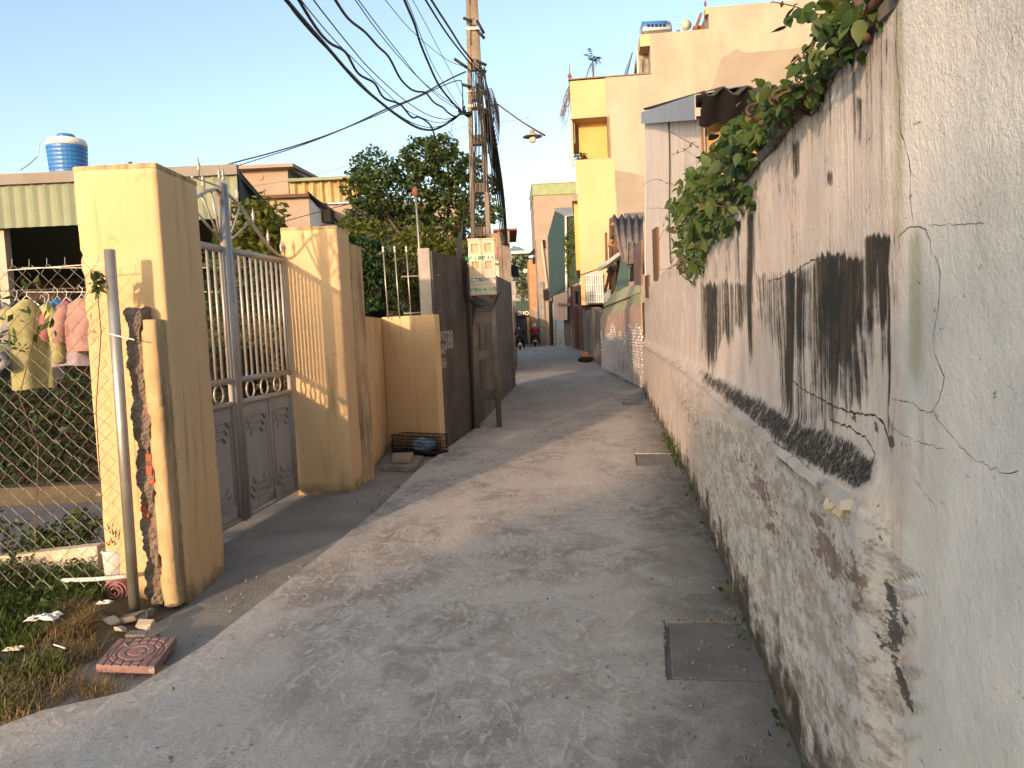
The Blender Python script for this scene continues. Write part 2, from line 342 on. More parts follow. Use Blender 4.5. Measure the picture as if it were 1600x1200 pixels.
# hairline edge strip between lane and apron is the real 3 cm step of the lane slab
# soil bank at the lower left
def soilz(x,y):
    e=np.clip((-1.72-.0*y-x+(y-3.2)*.04)/.9,0,1)*np.clip((y-2.0)/1.2,0,1)
    ee=np.clip((-2.02-x-np.clip(4.5-y,0,2)*.22)/.8,-.35,1)
    n=.018*np.sin(x*9+y*4)+.014*np.sin(x*17-y*13)+.01*np.sin(y*29+x*5)
    return -.03+ee*.10+n*np.clip(ee*3,0,1)
def sf(u,v):
    y=1.9+u*3.1; x=-6.5+v*5.0; return x,y,soilz(x,y)
me,_=grid_attr('soil',90,140,sf,SOIL,{}); o=bpy.data.objects.new('soil',me); COL.objects.link(o); o['kind']='structure'
# yard paving behind the fence
mb=MB(); mb.box(-9,-2.6,5.0,9.5,-.1,-.012); struct('driveway',mb,MAT('grey_yard_concrete',(.17,.17,.175),(.12,.12,.125),2,.85,.4,40,spot=(.08,.08,.08)))

# ============================================================ RIGHT WALL (stained)
JX=np.arange(960,1440,3.0); JY=np.random.default_rng(5).normal(size=len(JX))*.4; JZ=np.random.default_rng(8).normal(size=len(JX)); JZ=np.convolve(JZ,np.ones(3)/3,'same')*1.6
drips=[ # x, half width, y top, y bottom, strength   (photo positions of the stains on the wall)
 (1110,17,440,585,1.0),(1100,7,440,560,.6),(1128,6,450,565,.6),(1172,7,330,640,.95),(1160,6,400,480,.3),(1192,16,425,500,.55),(1212,10,420,520,.45),
 (1234,12,425,700,1.0),(1250,14,428,600,.85),(1272,12,415,690,.75),(1290,14,398,540,.95),(1307,18,395,670,1.05),(1322,14,400,660,.95),(1342,16,402,560,1.0),(1352,9,520,615,.8),(1362,16,370,505,1.1),(1380,12,372,560,1.1),(1389,4,372,690,1.0),(1392,6,620,700,.7),
 (1258,30,430,470,.8),(1330,40,400,450,.9),(1205,30,425,455,.35),
 (1245,9,215,300,.75),(1232,12,230,360,.35),(1250,20,200,260,.35),(1290,5,240,320,.45),(1296,6,265,300,.7),(1342,6,150,260,.85),(1338,12,95,250,.45),(1320,8,100,300,.35),(1378,9,60,180,.4),(1375,14,180,270,.3),(1385,12,60,120,.5),(1355,12,95,170,.45),(1295,14,130,200,.45),(1275,16,160,220,.45),
 (1215,12,240,330,.45),(1205,6,250,400,.4),(1190,10,300,420,.3),(1150,5,370,470,.55),(1138,5,380,470,.5),(1120,8,400,450,.4),(1105,5,410,450,.4),(1060,20,470,540,.25),(1040,14,480,520,.18),
 (1376,14,365,395,.9),(1240,6,330,430,.25),(1298,5,330,420,.35),(1325,4,300,350,.3)]
def wall_dark(V):
    px,py=PRJ(V); out=np.zeros(len(px)); X0,Y0_=px,py
    j=np.interp(px,JX,JY); k=np.interp(px,JX,JZ); px=px+2.5*np.sin(py*.05)*j; py=py+11*j+16*k*np.clip((py-430)/120,0,1.4)
    for i,(x,w,a,b,s) in enumerate(drips):
        xx=x+1.2*np.sin(py*.03+i); t=np.clip((py-a)/(b-a),0,1)
        ww=w*(1.15-.55*t); m_=1.15*np.exp(-((px-xx)/ww)**2*1.2)*smooth01((py-a+8)/16)*smooth01((b-py)/(.45*(b-a))+.0)*s
        out=np.maximum(out,m_)
    out=np.maximum(out,.80*polymask(px,py,[(1226,428),(1260,412),(1290,396),(1320,400),(1365,398),(1395,372),(1396,470),(1385,520),(1340,530),(1330,600),(1290,600),(1262,540),(1228,560)],12))
    out=np.maximum(out,.60*polymask(px,py,[(1180,428),(1230,425),(1395,372),(1392,560),(1340,640),(1225,690),(1210,560),(1185,500)],14))
    out=np.maximum(out,.66*polymask(px,py,[(1092,448),(1180,440),(1180,480),(1130,560),(1095,560)],8))
    out=np.maximum(out,.56*polymask(px,py,[(1395,-40),(1395,110),(1385,260),(1300,200),(1262,330),(1215,300),(1195,225),(1320,85)],14)*(.55+.45*smooth01((330-py+(px-1195)*-.9+0)/160)))
    return np.clip(out,0,1.2)*(V[:,2]>.9)
def wall_moss(V):
    px,py=PRJ(V)
    a=polymask(px,py,[(1092,578),(1130,592),(1175,618),(1205,632),(1240,660),(1300,672),(1335,690),(1368,722),(1366,752),(1345,765),(1290,742),(1240,712),(1190,672),(1140,632),(1100,600)],13)
    b=polymask(px,py,[(1200,680),(1230,700),(1270,735),(1262,750),(1225,728)],8)
    c=polymask(px,py,[(1030,545),(1100,580),(1120,610),(1050,570)],14)*.45
    return np.maximum(np.maximum(a,b),c)
def wall_base(V):     # damp dark foot
    px,py=PRJ(V); z=V[:,2]; y=V[:,1]
    n=.05*np.sin(y*7)+.04*np.sin(y*17+1)+.03*np.sin(y*41)
    h=np.clip(.42+.02*(4-y),.30,.5)
    return np.clip(1-(z-n)/h,0,1)
def wall_peel(V):
    px,py=PRJ(V); z=V[:,2]; px=px+np.clip(px-1330,0,60)/60*(14*np.interp(py,np.arange(700,1520,14.),np.random.default_rng(4).normal(size=59))+8)
    m_=polymask(px,py,[(1110,640),(1380,810),(1420,850),(1424,1000),(1426,1110),(1412,1500),(900,1500),(1090,770)],20)*(z<1.08)
    f=polymask(px,py,[(1045,585),(1105,615),(1100,720),(1085,715),(1060,640)],12)*.6
    return np.maximum(m_,f)
def wall_red(V):
    px,py=PRJ(V); out=np.zeros(len(px))
    for x,y,a,b,s in ((1190,765,16,26,.8),(1180,730,10,22,.6),(1300,872,22,40,.9),(1290,850,14,22,1),(1345,905,16,30,.8),(1278,812,8,14,1),(1205,825,8,10,1),(1160,720,14,26,.5),(1340,950,20,26,.5),(1075,640,18,40,.5),(1240,700,12,16,.3),(1203,800,10,18,.7)):
        out=np.maximum(out,s*np.exp(-(((px-x)-.45*(py-y))/a)**2-((py-y)/b)**2))
    return out
def wall_flake(V):
    px,py=PRJ(V); out=np.zeros(len(px))
    for x,y,a,b,s in ((1392,930,9,34,1),(1402,985,9,26,1),(1398,1000,7,40,.8),(1412,1075,8,38,1),(1400,1030,12,30,.6),(1380,1010,12,20,.5),(1410,960,5,20,.8),(1376,840,5,12,.6),(1393,690,6,14,.9),(1370,670,4,12,.7),(1372,790,10,10,.5),(1335,655,5,10,.7),(1120,860,8,50,.5)):
        out=np.maximum(out,s*np.exp(-(((px-x)-.3*(py-y))/a)**2-((py-y)/b)**2))
    return out
def wall_old(V):      # 1 = old weathered wall, 0 = later smooth render near the camera
    px,py=PRJ(V); xs=1398+.03*(py-100)+6*np.sin(py*.02)+3*np.sin(py*.11); return smooth01((xs-px)/26+.5)
def wall_green(V):
    px,py=PRJ(V)
    return np.maximum(np.maximum(np.exp(-((px-1404)/12)**2)*smooth01((540-py)/300),np.exp(-((px-1432)/16)**2)*smooth01((640-py)/80)*smooth01((py-330)/50)),.7*np.exp(-((px-1440)/9)**2)*smooth01((860-py)/150)*smooth01((py-600)/60))
def stained():
    T=NT('stained_old_render'); x,y,z=T.sep()
    st=T.noise(1.,T.sc((20,16,.9)),8,.7); st2=T.noise(1.,T.sc((70,48,1.6)),6,.7); fine=T.noise(110,None,4,.7); mid=T.noise(4.,None,6,.65); cl=T.noise(22,None,5,.75)
    old=T.attr('old')
    new=T.mix(T.ramp(mid,.35,.7),(.74,.715,.66),(.60,.585,.54)); new=T.mix(T.ramp(T.noise(1.1,T.sc((2,2,.7)),7,.7,.6),.52,.66,0,.35),new,(.50,.475,.42)); new=T.mix(T.ramp(st,.5,.74,0,.45),new,(.55,.54,.50))
    new=T.mix(T.ramp(cl,.60,.72,0,.25),new,(.52,.46,.39))
    ol=T.mix(T.ramp(mid,.3,.7),(.70,.63,.57),(.58,.50,.44)); ol=T.mix(T.ramp(st2,.5,.75,0,.55),ol,(.33,.25,.2)); ol=T.mix(T.ramp(st,.6,.78,0,.6),ol,(.20,.145,.11))
    c=T.mix(old,new,ol)
    gr=T.attr('green'); c=T.mix(T.ramp(T.mth('MULTIPLY',gr,T.mth('ADD',st,.35)),.25,.9,0,.6),c,(.28,.27,.15))
    pe=T.attr('peel'); pn=T.noise(11,T.sc((.42,.42,1)),10,.76); pn2=T.noise(34,T.sc((.5,.5,1)),7,.78)
    rough=T.mix(T.ramp(pn,.46,.56),(.76,.73,.68),(.52,.46,.40)); rough=T.mix(T.ramp(pn2,.53,.60,0,.7),rough,(.27,.23,.195)); rough=T.mix(T.ramp(pn2,.38,.44,.85,0),rough,(.80,.77,.72)); rough=T.mix(T.ramp(T.noise(3,None,5,.7),.5,.65,0,.4),rough,(.46,.37,.29))
    c=T.mix(T.ramp(T.mth('ADD',pe,T.mth('MULTIPLY',T.mth('SUBTRACT',pn,.5),3.)),.42,.58,0,.92),c,rough)
    rd=T.attr('red'); c=T.mix(T.ramp(T.mth('ADD',rd,T.mth('MULTIPLY',T.mth('SUBTRACT',pn2,.5),3.4)),.42,.55,0,.75),c,T.mix(T.ramp(fine,.4,.6),(.27,.145,.11),(.22,.16,.13)))
    dk=T.attr('dark'); dn=T.mth('ADD',T.mth('MULTIPLY',T.mth('SUBTRACT',st,.5),2.2),T.mth('ADD',T.mth('MULTIPLY',T.mth('SUBTRACT',st2,.5),1.6),T.mth('MULTIPLY',T.mth('SUBTRACT',cl,.5),.8)))
    dm=T.ramp(T.mth('ADD',dk,T.mth('MULTIPLY',dn,T.ramp(dk,.0,.25,0,.9))),.30,.92,0,.985)
    dcol=T.mix(T.ramp(st2,.35,.65),(.028,.022,.015),(.085,.07,.048)); dcol=T.mix(T.ramp(mid,.45,.6),dcol,(.024,.03,.029))
    c=T.mix(dm,c,dcol)
    ms=T.mth('MULTIPLY',T.attr('moss'),.84); fn=T.noise(7,T.sc((3.2,3.2,1.6)),8,.8,.5); fn2=T.noise(40,T.sc((3,3,1)),4,.7)
    mcol=T.mix(T.ramp(fn2,.50,.64),(.025,.025,.023),(.26,.245,.22)); 
    c=T.mix(T.ramp(T.mth('ADD',ms,T.mth('ADD',T.mth('MULTIPLY',T.mth('SUBTRACT',fn,.5),2.2),T.mth('MULTIPLY',T.mth('SUBTRACT',pn,.5),1.6))),.40,.80,0,.95),c,mcol)
    fl=T.attr('flake'); c=T.mix(T.ramp(T.mth('ADD',fl,T.mth('MULTIPLY',T.mth('SUBTRACT',pn2,.5),3.4)),.52,.60,0,.92),c,(.10,.095,.08))
    ba=T.attr('base'); bm_=T.ramp(T.mth('ADD',ba,T.mth('MULTIPLY',T.ramp(ba,0,.15),T.mth('ADD',T.mth('MULTIPLY',T.mth('SUBTRACT',pn,.5),1.6),T.mth('MULTIPLY',T.mth('SUBTRACT',st,.5),.5)))),.25,.85,0,.93)
    c=T.mix(bm_,c,T.mix(T.ramp(mid,.4,.6),(.10,.085,.06),(.055,.05,.03)))
    T.col(c); T.b.inputs['Roughness'].default_value=.92; T.b.inputs['Specular IOR Level'].default_value=.2
    rw=T.mth('MULTIPLY',T.mth('ADD',pn,pn2),T.mth('MULTIPLY',pe,2.2))
    h=T.mth('ADD',T.mth('MULTIPLY',fine,.35),T.mth('ADD',T.mth('MULTIPLY',cl,.9),T.mth('ADD',rw,T.mth('ADD',T.mth('MULTIPLY',fn2,T.mth('MULTIPLY',ms,4.)),T.mth('MULTIPLY',st2,T.mth('MULTIPLY',old,.9)))))); T.bump(h,.85,.010)
    return T.m
STAIN=stained()
wx=np.vectorize(wallx)
def plinth(y,z):     # projecting lower course with a sloping ledge, fading out near the camera
    end=smooth01((y-1.72)/.16); led=smooth01((1.20-z)/.15); p=.055*led*end
    p=p+.006*np.sin(y*3.1)*np.sin(z*4+y)+.004*np.sin(y*11+z*7)
    ruin=end*(z<1.0)*.004*np.sin(y*37+z*23)*np.sin(z*41-y*13); return p+ruin
wt=thing('boundary_wall','tall grey-white rendered wall with black streaks along the right of the lane','wall',(1.0,2.5,0))
TOPZ=2.235
U0,U1=.78,wallx(6.0)/6.0-.0  # x/y range
def wf(u,v):
    t=U0+(U1-U0)*u; y=.614/(t-.15034); z=-.03+v*(TOPZ+.03); topw=.012*np.sin(y*5)+.008*np.sin(y*17); z=z+topw*v
    return wx(y)-plinth(y,z),y,z
AT_={'dark':wall_dark,'moss':wall_moss,'base':wall_base,'peel':wall_peel,'red':wall_red,'flake':wall_flake,'old':wall_old,'green':wall_green}
me,_=grid_attr('wall_face',560,260,wf,STAIN,AT_); me.flip_normals()
o=bpy.data.objects.new('wall_face',me); COL.objects.link(o); o.parent=wt; o.location=(-1,-2.5,0)
mb=MB(); ys=np.linspace(.55,6.2,14); mb.prism([(wallx(y)+.02,y) for y in ys]+[(wallx(y)+.24,y) for y in ys[::-1]],-.05,TOPZ-.03)
COPM=MAT('wall_top_concrete',(.2,.17,.15),(.1,.09,.08),4,.95,.6,40)
part('wall_core',mb,COPM,wt)
mb=MB()
for i in range(60):
    y=.75+i*.09; mb.bx((wallx(y)+.10,y,TOPZ-.005+random.uniform(-.008,.008)),(.24+random.uniform(-.02,.01),.1,.04),Matrix.Rotation(random.uniform(-.08,.08),3,'Z'))
part('wall_coping',mb,COPM,wt)
# far half of wall
def wf2(u,v):
    t=u; y=6.0+u*11.27; zt=np.where(y<6.2,TOPZ,TOPZ); z=-.03+v*(zt+.03); return wx(y)-plinth(y,z)+.028*np.maximum(z,0)*(y-6)/11.27,y,z
me,_=grid_attr('wall_face',260,150,wf2,STAIN,AT_); me.flip_normals()
o=bpy.data.objects.new('wall_face',me); COL.objects.link(o); o.parent=wt; o.location=(-1,-2.5,0)
# ledge moulding, broken off at its near end
mb=MB(); pts=[]
for i in range(70):
    y=1.93+ (i/69)**1.3*15.2; pts.append((wallx(y)-.063-plinth(y,1.0)*.15,y,1.055+.006*math.sin(y*4)-.001))
V=[]
for x_,y_,z_ in pts: j_=random.uniform(-.003,.003); V+=[(x_+.02,y_,z_-.014),(x_-.008+j_,y_,z_-.010+j_),(x_-.008+j_,y_,z_+.008),(x_+.03,y_,z_+.022+j_)]
mb.add(V,[(4*i+k,4*i+k+1,4*i+k+5,4*i+k+4) for i in range(69) for k in range(3)]+[(0,1,2,3)])
part('ledge_moulding',mb,MAT('ledge_render',(.62,.56,.5),(.4,.35,.3),6,.9,.6,60,streak=(.05,.045,.04)),wt)
mb=MB(); c=WL(1352,782,.05)
for i in range(5): mb.bx((c[0]-.008*random.random(),c[1]+i*.022,c[2]-.02-.012*(i%2)),(.035,.02,.035+.02*random.random()),Euler((random.random(),random.random(),.3)).to_matrix())
part('broken_render',mb,CREAM,wt,bevel=.004)
# cracks: jagged slivers standing in the render
CRK=MAT('crack_shadow_dirt',(.07,.065,.05),None,9,.95,0)
def crack(pts,w):
    mb=MB(); P=[WL(*p) for p in pts]; Q=[]
    for a,b in zip(P[:-1],P[1:]):
        n=max(2,int(np.linalg.norm(b-a)/.012))
        for k in range(n): Q.append(a+(b-a)*k/n+np.array([0,rng.normal()*.0022,rng.normal()*.0022]))
    Q.append(P[-1])
    for q in Q: q[0]=wallx(q[1])-float(plinth(q[1],q[2]))-.0006
    n=len(Q); V=[];F=[]
    for i,q in enumerate(Q):
        t=Q[min(i+1,n-1)]-Q[max(i-1,0)]; t/=np.linalg.norm(t); s=np.cross(t,[1,0,0]); ww=w*(.3+rng.random())*(1 if 0<i<n-1 else .2)*.5
        V+=[q-s*ww,q+s*ww]
        if i: F.append((2*i-2,2*i-1,2*i+1,2*i))
    mb.add(V,F); part('crack',mb,CRK,wt)
crack([(1407,10),(1405,80),(1410,140),(1409,200),(1420,250),(1419,310),(1422,352)],.0028)
crack([(1400,395),(1403,365),(1422,353),(1440,358),(1447,375),(1450,400)],.003)
crack([(1455,395),(1466,425),(1465,470),(1457,520),(1460,555),(1475,590),(1468,625),(1456,643),(1440,642),(1425,628),(1405,628),(1388,624)],.0022)
crack([(1456,643),(1475,668),(1498,700),(1520,718),(1545,730),(1572,742),(1592,735)],.0014)
crack([(1238,592),(1268,615),(1300,632),(1335,645),(1365,650),(1378,662),(1388,690),(1391,700)],.007)
crack([(1391,668),(1420,685),(1455,697),(1480,703)],.0018)
crack([(1300,655),(1330,668),(1352,685),(1366,710),(1364,730)],.006)
crack([(1200,440),(1230,432),(1250,418),(1268,408),(1290,400)],.006)
crack([(1445,352),(1475,352),(1510,350),(1540,348)],.0012)
crack([(1430,745),(1450,775),(1465,800)],.0012)

# ============================================================ OLD WHITE HOUSE with lean-to roof, continuing the wall
FACM=MAT('weathered_white_facade',(.84,.75,.68),(.74,.64,.56),1.5,.9,.5,60,streak=(.22,.13,.09),sk=(.54,.72),bd=.006,fs=3)
wh=thing('old_house','weathered white-walled house with grey metal roof edge above the right wall','house',(2.2,10,0))
def faclean(y,z): return -.028*max(z,0)*(y-6)/11.27
mb=MB(); ys=np.linspace(5.72,17.27,12); zt=lambda y:3.0+(y-5.72)*.262
A=[(wallx(y)-faclean(y,TOPZ)+.02,y,TOPZ-.02) for y in ys]; B=[(wallx(y)-faclean(y,zt(y))+.02,y,zt(y)) for y in ys]
n=len(ys); mb.add(A+B,[(i,i+n,i+1+n,i+1) for i in range(n-1)])
part('facade',mb,FACM,wh)
mb=MB(); mb.add([(wallx(17.27)+.0,17.27,-.02),(6.5,17.27,-.02),(6.5,17.27,6.0),(wallx(17.27)+.19,17.27,6.0)],[(0,1,2,3)])
part('rear_wall',mb,FACM,wh)
mb=MB(); x0=wallx(5.74)+.03; mb.box(x0,6.5,5.74,5.9,1.9,3.12); part('end_wall',mb,MAT('ochre_rough_render',(.45,.26,.10),(.36,.2,.08),4,.95,.8,40,bd=.01,streak=(.2,.11,.06)),wh)
# lean-to roof: corrugated sheet sloping down towards the camera
mb=MB(); V=[];F=[]; nx=150; ny=2; xs=np.linspace(x0-.09,6.3,nx)
for j,y in enumerate((5.42,17.3)):
    for x in xs: V.append((x+(0 if j==0 else 1.75),y,zt(y)+.19+.030*math.sin((x-x0)*2*PI/.17)))
F=[(i,i+1,i+1+nx,i+nx) for i in range(nx-1)]; mb.add(V,F)
ro_=part('roof_sheet',mb,MAT('black_bitumen_sheet',(.03,.03,.03),(.05,.045,.04),3,.8,.3),wh,True); sm=ro_.modifiers.new('s','SOLIDIFY'); sm.thickness=.012
mb=MB(); V=[]
for x in xs: w_=.030*math.sin((x-x0)*2*PI/.17); V+=[(x,5.43+w_*.3,zt(5.43)+.18+w_),(x,5.60+w_*.3,zt(5.43)+.0+w_*.6)]
mb.add(V,[(2*i,2*i+1,2*i+3,2*i+2) for i in range(nx-1)]); part('eave_underside',mb,BLACK,wh,True)  # added black sheet standing in for the shaded underside of the roof
mb=MB()
a0,a1=WL(1098,152,.05),WL(1098,192,.05); 
def fp(y,dz,off): return (wallx(y)-faclean(y,zt(y))-off,y,zt(y)+dz)
Y0=a0[1]-.02; Y1=17.4
mb.add([fp(Y0,-.0,.05),fp(Y1,-.14,.05),fp(Y1,.10,.05),fp(Y0,.17,.05),fp(Y1,.13,-.28),fp(Y0,.22,-.28),fp(Y0,-.0,-.02)],[(0,1,2,3),(3,2,4,5)])
o=part('rake_flashing',mb,MAT('grey_flashing',(.30,.31,.33),(.24,.25,.27),2,.5,.1,40,metal=.3,streak=(.36,.3,.26)),wh); s_=o.modifiers.new('s','SOLIDIFY'); s_.thickness=.01
for (px,pa,pb) in ((1022,356,440),(1009,430,466)):
    P=WL(px,pa); Q=WL(px,pb); mb=MB(); xx=wallx(P[1])-faclean(P[1],P[2])
    mb.box(xx-.035,xx+.02,P[1]-.12,P[1]+.25,Q[2],P[2]); part('vent_slat',mb,WOOD,wh)
mb=MB(); 
for z in (2.26,3.6): 
    pass
pts=[(wallx(9.5)-faclean(9.5,z)-.002,9.5+.05*math.sin(z*3),z) for z in np.linspace(2.25,zt(9.5)-.05,16)]
mb.tube(pts,.012,4); part('wall_joint',mb,CRK,wh)

# ============================================================ LEFT: yellow gate pillars, walls, gate
def rough_prism(poly,z0,z1,step=.03,amp=.003,chip=.5):
    P=[];C=[]
    n=len(poly)
    for i in range(n):
        a=np.array(poly[i],float); b=np.array(poly[(i+1)%n],float); k=max(2,int(np.linalg.norm(b-a)/step))
        for q in range(k): P.append(a+(b-a)*q/k); C.append(q==0)
    P=np.array(P); c=P.mean(0); m=len(P); nz=int((z1-z0)/step)+1; V=[]; w=[random.uniform(0,6) for _ in range(8)]; chips={}
    for i in range(m):
        if C[i]:
            arr=[0.]*nz
            for _ in range(int(nz*chip*.12)):
                j=random.randrange(nz); d=random.uniform(.004,.02)
                for q in range(j,min(nz,j+random.randint(1,3))): arr[q]=d
            if random.random()<.9:
                for q in range(0,4): arr[q]=max(arr[q],random.uniform(.0,.02))
            chips[i]=arr
    for j in range(nz):
        z=z0+(z1-z0)*j/(nz-1)
        for i in range(m):
            d=(c-P[i]); d/=np.linalg.norm(d); o=amp*(math.sin(P[i][0]*13+w[0]+z*2)+math.sin(z*5+w[1]+P[i][1]*17)+.5*math.sin(z*17+P[i][0]*23+w[2]))*.5+random.uniform(-.0006,.0006)
            if C[i]: o+=.004+chips[i][j]
            V.append((P[i][0]+d[0]*o,P[i][1]+d[1]*o,z))
    F=[(j*m+i,j*m+(i+1)%m,(j+1)*m+(i+1)%m,(j+1)*m+i) for j in range(nz-1) for i in range(m)]+[tuple(range((nz-1)*m,nz*m))]
    mb=MB(); mb.add(V,F); return mb
def pillar(name,poly,z,label,cap=True):
    t=thing(name,label,'pillar',(poly[0][0],poly[0][1],0)); mb=rough_prism(poly,-.05,z); o=part('shaft',mb,YEL,t,True)
    return t
p1=[(-2.50,4.56),(-2.015,4.56),(-2.005,5.13),(-2.49,5.13)]
P1=pillar('gate_pillar',p1,2.575,'tall yellow pillar nearest the camera beside the chain-link fence')
mb=MB(); mb.prism([(-2.502,4.558),(-2.013,4.558),(-2.003,5.132),(-2.492,5.132)],2.565,[2.60,2.605,2.60,2.59]); part('cap',mb,YELT,P1,bevel=.01)
mb=MB(); mb.box(-2.24,-2.222,4.7,4.715,2.6,2.645); part('rebar_stub',mb,RUST,P1)
p2=[(-2.195,7.60),(-1.645,7.62),(-1.63,8.10),(-2.18,8.10)]
P2=pillar('gate_pillar',p2,2.60,'farther yellow pillar striped by the shadow of the gate bars')
mb=MB(); mb.prism([(-2.197,7.598),(-1.643,7.618),(-1.628,8.102),(-2.182,8.102)],2.59,2.625); part('cap',mb,YELT,P2,bevel=.01)
mb=MB(); mb.prism([(-1.97,8.10),(-1.615,8.10),(-1.57,8.45),(-1.92,8.45)],-.05,2.5); part('rear_pier',mb,YELT,P2,bevel=.01)
# low yellow walls
t=thing('garden_wall','low yellow wall behind the farther gate pillar, turning a corner','wall',(-1.7,9.5,0))
mb=MB(); mb.prism([(-1.63,8.45),(-1.705,10.32),(-1.86,10.32),(-1.80,8.45)],-.05,[1.755,1.755,1.755,1.755]); part('side_wall',mb,YEL,t,bevel=.008)
mb=MB(); mb.prism([(-1.704,10.32),(-.955,9.85),(-.90,9.98),(-1.70,10.46)],-.05,1.765); part('end_wall',mb,YEL,t,bevel=.008)
# light concrete stub on top of the wall end
pa=AT(658,395,10.02); mb=MB(); mb.box(-1.14,-.985,9.99,10.13,1.70,2.62); solo('concrete_post',mb,CONCL,'short pale concrete post standing against the sooty wall above the yellow wall','post',bevel=.01)
# dark wall
t=thing('sooty_wall','black-stained wall with white painted numbers behind the yellow wall','wall',(-.8,11,0))
dkl=[(-.965,9.93),(-.64,11.85)]
mb=MB(); mb.prism([(-.955,9.99),(-.62,12.3),(-.80,12.3),(-1.13,10.14)],-.05,[2.58,2.66,2.66,2.58]); part('wall_body',mb,DARKW,t,bevel=.01)
dv=np.array([-.62+.955,12.3-9.99]); dv/=np.linalg.norm(dv)
def on_dark(s,z,off=.004): p=np.array([-.955,9.99])+dv*s; return (p[0]+dv[1]*off,p[1]-dv[0]*off,z)
PAINTW=MAT('chalk_white_paint',(.42,.40,.38),(.25,.24,.22),20,.9,0,60)
def graffiti(txt,s,z,h,w=.0):
    Mx=Matrix(((dv[0],0,dv[1],0),(dv[1],0,-dv[0],0),(0,1,0,0),(0,0,0,1))); p=on_dark(s,z); Mx.translation=Vector(p)
    Sc=Matrix.Diagonal((1.0,1,1,1)); return text_mb(txt,h,Mx@Sc,w,.001)
part('painted_number',graffiti('588',.72,1.30,.36,.004),PAINTW,t)
part('painted_number',graffiti('0975',.27,1.42,.17,.003),PAINTW,t)
part('painted_number',graffiti('K683',.29,1.24,.19,.003),PAINTW,t)
part('painted_number',graffiti('0364',.29,1.05,.20,.003),PAINTW,t)
# second grey wall beyond pole
t=thing('grey_wall','tall grey concrete wall panel behind the utility pole','wall',(0,17,0))
mb=MB(); q0=AT(741,440,14.2); q1=np.array([.10,20.0]); 
mb.prism([(-.50,13.2),(.10,20.4),(-.15,20.5),(-.7,13.2)],-.05,[2.62,2.72,2.72,2.62]); part('wall_body',mb,DARKW2,t)
mb=MB(); mb.prism([(-.62,12.3),(-.50,13.2),(-.7,13.2),(-.80,12.3)],-.05,[2.3,2.3,2.3,2.3]); part('recess_wall',mb,DARKW,t)

# ---- gate
ga=np.array([-2.478,5.14]); gb=np.array([-2.182,7.59]); GL=np.linalg.norm(gb-ga); gd=(gb-ga)/GL; gn=np.array([gd[1],-gd[0]])
gt=thing('double_gate','grey metal double gate with fan-shaped top and pressed lower panels','gate',(ga[0],ga[1],0))
def GP(u,z,o=0): return (ga[0]+gd[0]*u+gn[0]*o, ga[1]+gd[1]*u+gn[1]*o, z)
UC=1.30
def arch(u): 
    d=abs(u-UC)/1.16; return 2.34+.44*(.5+.5*math.cos(PI*min(d,1)))
def gbar(name,u0,z0,u1,z1,r,mat=GATEM,n=8,o=0): mb=MB(); mb.tube([GP(u0,z0,o),GP(u1,z1,o)],r,n); return part(name,mb,mat,gt,True)
for (a,b) in ((.02,UC-.05),(UC+.05,GL-.02)):
    for z,r in ((2.30,.028),(1.215,.026),(1.02,.026),(.05,.024)): gbar('rail',a,z,b,z,r)
    for u in (a+.02,b-.02 if b>UC+.1 else b-.02): gbar('stile',u,.05,u,2.30,.024,GATEP)
for u in (UC-.035,UC+.035): 
    mb=MB(); mb.tube([GP(u,.03,.012),GP(u,2.84,.012)],.030,10); part('centre_post',mb,GATEM,gt,True)
# arches and spears
for sgn in (-1,1):
    mb=MB(); mb.tube([GP(UC+sgn*k*1.16/20,arch(UC+sgn*k*1.16/20)) for k in range(1,21)],.014,6); part('arch',mb,GATEM,gt,True)
    for k,a in enumerate((15,38,62)):
        L=0
        for q in range(80):
            L+=.012; uu=UC+sgn*(.06+L*math.sin(R_(a))); 
            if 2.36+L*math.cos(R_(a))>=arch(uu): break
        gbar('fan_spoke',UC+sgn*.06,2.36,uu,2.36+L*math.cos(R_(a)),.010,n=6)
    mb=MB(); mb.tube([GP(UC-.05,2.81),GP(UC-.45,2.81)],.007,6); part('top_bar',mb,GATEM,gt) if sgn<0 else None
spear=MB().lathe([(.008,0),(.008,.05),(.018,.06),(.008,.07),(.020,.085),(.010,.12),(.001,.17)],n=8); spme=mesh('spear',spear,GATEM,smooth=True)
for k in range(9):
    u=.16+k*.285
    if abs(u-UC)<.1: continue
    mb=MB(); mb.tube([GP(u,arch(u)-.005),GP(u,arch(u)+.03)],.008,6); 
    inst('spear',spme,gt,GP(u,arch(u)))
for u in (UC-.035,UC+.035,UC-.36): inst('spear',spme,gt,GP(u,2.83,.012),sc=.9)
barme=mesh('bar',MB().tube([(0,0,1.215),(0,0,2.30)],.0125,8),GATEM,smooth=True)
u=.13
while u<GL-.06:
    if abs(u-UC)>.07: inst('bar',barme,gt,GP(u,0))
    u+=.108
ring=MB(); ring.tube([(.075*math.cos(a)*1.0,0,.075*math.sin(a)) for a in np.linspace(0,2*PI,21)],.009,6); rme=mesh('ring',ring,GATEM,smooth=True)
rz=math.atan2(gd[1],gd[0])
for u in (.18,.46,.74,1.02,1.58,1.86,2.14): inst('ring',rme,gt,GP(u,1.118),(0,0,rz))
